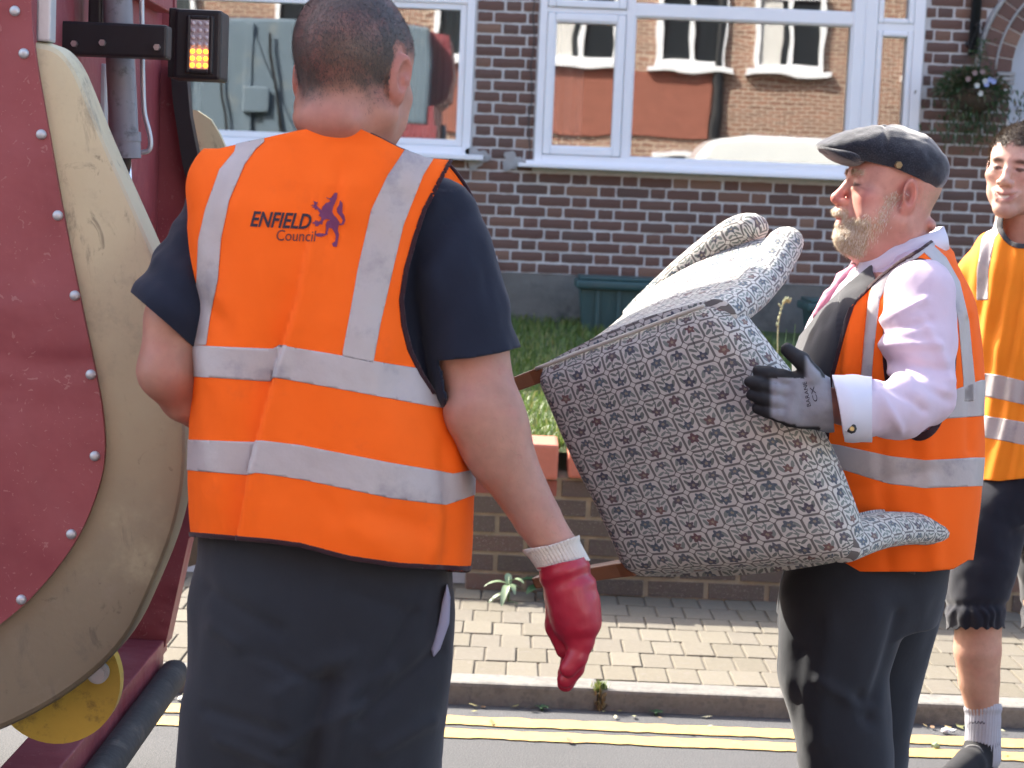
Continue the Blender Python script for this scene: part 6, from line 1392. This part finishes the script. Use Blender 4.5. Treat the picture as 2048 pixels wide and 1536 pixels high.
M['sock'] = simple('grey_ribbed_sock', (.40, .40, .44), .95, .08, 30, .4, 400, .002)
for yy, cxs in ((5.20, (1966, 1966)), (5.33, (2100, 2100))):
    ss = SDF(); ss.chain([W(cxs[0], 1395, yy), W(cxs[0], 1440, yy), W(cxs[1], 1510, yy)], [.046, .0445, .047], .01); V, F = ss.mesh(.003, smooth=1); px, py = px_of(V); c0 = W(cxs[0], 1450, yy); an = np.arctan2(V[:, 1] - c0[1], V[:, 0] - c0[0]); V = V + vnormals(V, F) * (.0011 * np.sin(an * 34) + .0035 * np.exp(-((py - 1418) / 7)**2))[:, None]; px, py = px_of(V); V, F = clip(V, F, py - 1408); so_ = solidify(mk('sock', V, F, M['sock'], pc, True), .003, 0)
    if yy < 5.25:
        tsk = BVHTree.FromPolygons([tuple(v) for v in V], [tuple(int(i) for i in t) for t in F]); q_ = onvest([(1937 + k * 2.2, 1445 + 3 * math.sin(k * 1.9) * (1 if k % 5 else 0)) for k in range(16)], .002, tsk); Geo().tube(q_, .0013, 5).build('printed_script', M['printnavy'], so_)
    c = np.array([WX(cxs[1], 1500, yy), yy, 0]); dr = np.array([-.62, -.78, 0]) if yy < 5.25 else np.array([.25, -.95, 0])
    s_ = SDF(); s_.chain([c + [0, .02, .05], c + dr * .08 + [0, 0, .048], c + dr * .19 + [0, 0, .034]], [.044, .043, .034], .03); s_.cone(c + [0, .01, .05], c + [0, 0, .095], .045, .046, .03); s_.ell(c + [0, 0, .125], (.040, .040, .03), .01, None, 's'); s_.ell(c + [0, 0, -.08], (.5, .5, .083), .004, None, 's')
    V, F = s_.mesh(.004, smooth=2); shoe = mk('trainer', V, F, mat_cloth('black_mesh_fabric', (.012, .012, .014), .8, .3, 300, .1, .8), pc, True)
    ts_ = SDF(); ts_.chain([c + [0, .02, .012], c + dr * .08 + [0, 0, .012], c + dr * .195 + [0, 0, .014]], [.050, .048, .038], .02); ts_.ell(c + [0, 0, .05], (.6, .6, .03), .004, None, 's'); ts_.ell(c + [0, 0, -.06], (.6, .6, .061), .004, None, 's'); V, F = ts_.mesh(.005, smooth=1); mk('sole', V, F, simple('dark_grey_sole', (.05, .05, .05), .8), shoe, True)
    sdv = np.cross(dr, [0, 0, 1.])
    for k in range(5):
        m0 = c + dr * (.055 + k * .024) + np.array([0, 0, .094 - k * .0075]); Geo().tube(smoothpoly([m0 - sdv * .026 - [0, 0, .014], m0 - sdv * .012 + [0, 0, .001], m0 + sdv * .012 + dr * .01 + [0, 0, .001], m0 + sdv * .026 + dr * .012 - [0, 0, .014]]), .0028, 6).build('lace', simple('grey_lace', (.22, .22, .21), .9), shoe, True)

# ================================================================== WEEDS, PLANTS AND LITTER
def leaf_blade(g_, base, d, L, w, droop, n=6):
    d = np.array(d, float); d /= np.linalg.norm(d); side = np.cross(d, [0, 0, 1.]); side /= np.linalg.norm(side) + 1e-9; b0 = g_.n; V = []
    for i in range(n + 1):
        t = i / n; p = np.array(base) + d * L * t + np.array([0, 0, -droop * L * t * t]); ww = w * math.sin(math.pi * (t * .9 + .06))**.8
        V += [p - side * ww + [0, 0, ww * .35], p, p + side * ww + [0, 0, ww * .35]]
    g_.add(V, [q for i in range(n) for q in ((3 * i, 3 * i + 1, 3 * i + 4, 3 * i + 3), (3 * i + 1, 3 * i + 2, 3 * i + 5, 3 * i + 4))])
def leafy(name, label, base, leaves, mat, stems=()):
    t = thing(name, tuple(base), label, 'plant'); base = np.array(base)
    for a, el, L, w, dr, z in leaves:
        g_ = Geo(); d = (math.cos(rad(a)) * math.cos(rad(el)), math.sin(rad(a)) * math.cos(rad(el)), math.sin(rad(el))); leaf_blade(g_, base + [0, 0, z], d, L, w, dr); g_.build('leaf', mat, t, True)
    g_ = Geo()
    for s_ in stems: g_.tube([base, base + np.array(s_)], [.005, .003], 6)
    g_.build('stem', mat, t, True); return t
gm = simple('pale_green_leaf', (.20, .27, .15), .45, .25, 30, .2); gm2 = simple('deep_green_leaf', (.045, .10, .04), .45, .25, 30, .2)
leafy('weed', 'pale leafy weed growing at the foot of the garden wall', (.02, 6.98, .06), [(185, 25, .10, .016, .5, .06), (200, 5, .085, .014, .6, .03), (330, 40, .08, .015, .6, .07), (100, 60, .08, .014, .3, .05), (255, 15, .10, .014, .9, .06), (20, 25, .07, .013, .7, .05), (290, 30, .075, .012, .8, .06)], gm, [(.0, 0, .09), (.05, -.04, -.005)])
leafy('weed', 'dark green broad leafed plant behind the red glove', (.15, 7.05, .06), [(180, 30, .11, .028, .4, .05), (220, 20, .09, .026, .5, .04), (320, 35, .10, .026, .4, .06), (60, 50, .12, .025, .3, .05), (270, 40, .09, .024, .6, .05), (10, 55, .14, .016, .2, .08)], gm2, [(0, 0, .08)])
kw = thing('kerb_weed', (.302, 5.71, .03), 'small yellow green weed in the joint between kerb stones', 'plant')
P = np.array([.302, 5.735, .06]) + rng.normal(0, .008, (90, 3)) * [1.2, 1, .3]; o = blades(P, .03, .002, 1.0, 'leaves', M['grass'], kw); P = np.array([.305, 5.714, .0]) + np.c_[rng.normal(0, .008, 60), rng.normal(0, .004, 60), rng.random(60) * .05]
blades(P, .02, .0025, 1.2, 'roots', simple('dry_root', (.22, .16, .08), .9), kw)
for i, (x, lab) in enumerate(((.13, 'tiny green seedling at the kerb foot near the red glove'), (.47, 'tiny green seedling at the kerb foot below the armchair'))):
    leafy('seedling', lab, (x, 5.695, 0), [(a, 35, .028, .007, .3, .004) for a in (10, 80, 170, 260, 320)], gm2, [(0, 0, .01)])
st = thing('grass_stalk', (.96, 7.4, .57), 'tall pale seeding grass stalk in front of the teal bin', 'plant'); pts = smoothpoly([(.96, 7.4, .57), W(1556, 720, 7.4), W(1555, 660, 7.4), W(1562, 615, 7.4), W(1572, 602, 7.4), W(1578, 606, 7.4)]); sm_ = simple('pale_seed_head', (.42, .42, .24), .8); Geo().tube(pts, .0022, 6).build('stem', sm_, st, True)
for k in range(16):
    p = pts[int(len(pts) * (.42 + .56 * k / 16))]; g_ = Geo(); a = rng.normal(0, .3, 3) + [0, 0, 1]; a /= np.linalg.norm(a); g_.tube([p, p + a * .010, p + a * .022], [.001, .005, .001], 6); g_.build('seed', sm_, st, True)
for x, y, z in ((1560, 700, .25), (1577, 690, .2)):
    b_ = W(x, y, 7.4); g_ = Geo(); leaf_blade(g_, (b_[0], 7.4, .58), (.05, .05, 1), b_[2] - .5, .006, 0); g_.build('blade', M['leaf'], st, True)
# dry leaves and scraps along the kerb
V = []; T = []; R_ = []
for k in range(90):
    x = float(rng.choice([rng.uniform(-1.15, -.8), rng.uniform(1.0, 1.5), rng.uniform(-.2, .9)], p=[.5, .3, .2])); y = rng.uniform(5.62, 5.71) if k % 4 else rng.uniform(5.3, 5.7); a = rng.uniform(0, 6.28); l = rng.uniform(.008, .02); c = np.array([x, y, .006 + rng.random() * .006]); d = np.array([math.cos(a), math.sin(a), rng.uniform(-.2, .3)]) * l; s_ = np.array([-math.sin(a), math.cos(a), rng.uniform(-.2, .4)]) * l * .45; b0 = len(V); V += [c - d, c + s_, c + d, c - s_]; T += [(b0, b0 + 1, b0 + 2), (b0, b0 + 2, b0 + 3)]; R_ += [rng.random()] * 4
lit = MB('dry_litter'); lit.set(lit.ramp(E(lit.nt, lit.attr('rnd').outputs['Fac']), [(0, (.18, .10, .05)), (.4, (.30, .20, .10)), (.7, (.20, .22, .08)), (.9, (.5, .45, .35)), (1, (.7, .7, .68))]), .8)
tag(mk('leaf_litter', V, np.array(T), lit.m, attrs={'rnd': R_}), 'dry leaves and scraps scattered along the kerb', 'litter', kind='stuff')
for (px_, py_, lab) in ((1895, 1436, 'crumpled white paper scrap on the yellow lines by the kerb'), (1850, 1462, 'pale green scrap on the yellow line beside the dark trousers')):
    c = W(px_, py_, 5.6) * [1, 0, 0] + [0, 5.62 if py_ < 1450 else 5.45, .004]; s_ = SDF(); s_.ell(c + [0, 0, .006], (.014, .010, .008), .004); V, F = s_.mesh(.002); V = V + fbm(V, 120, 3)[:, None] * .004 * np.array([1, 1, 1]); mk('scrap', V, F, M['upvc'] if py_ < 1450 else gm); o = bpy.context.scene.objects[-1]
    tag(o, lab, 'litter')
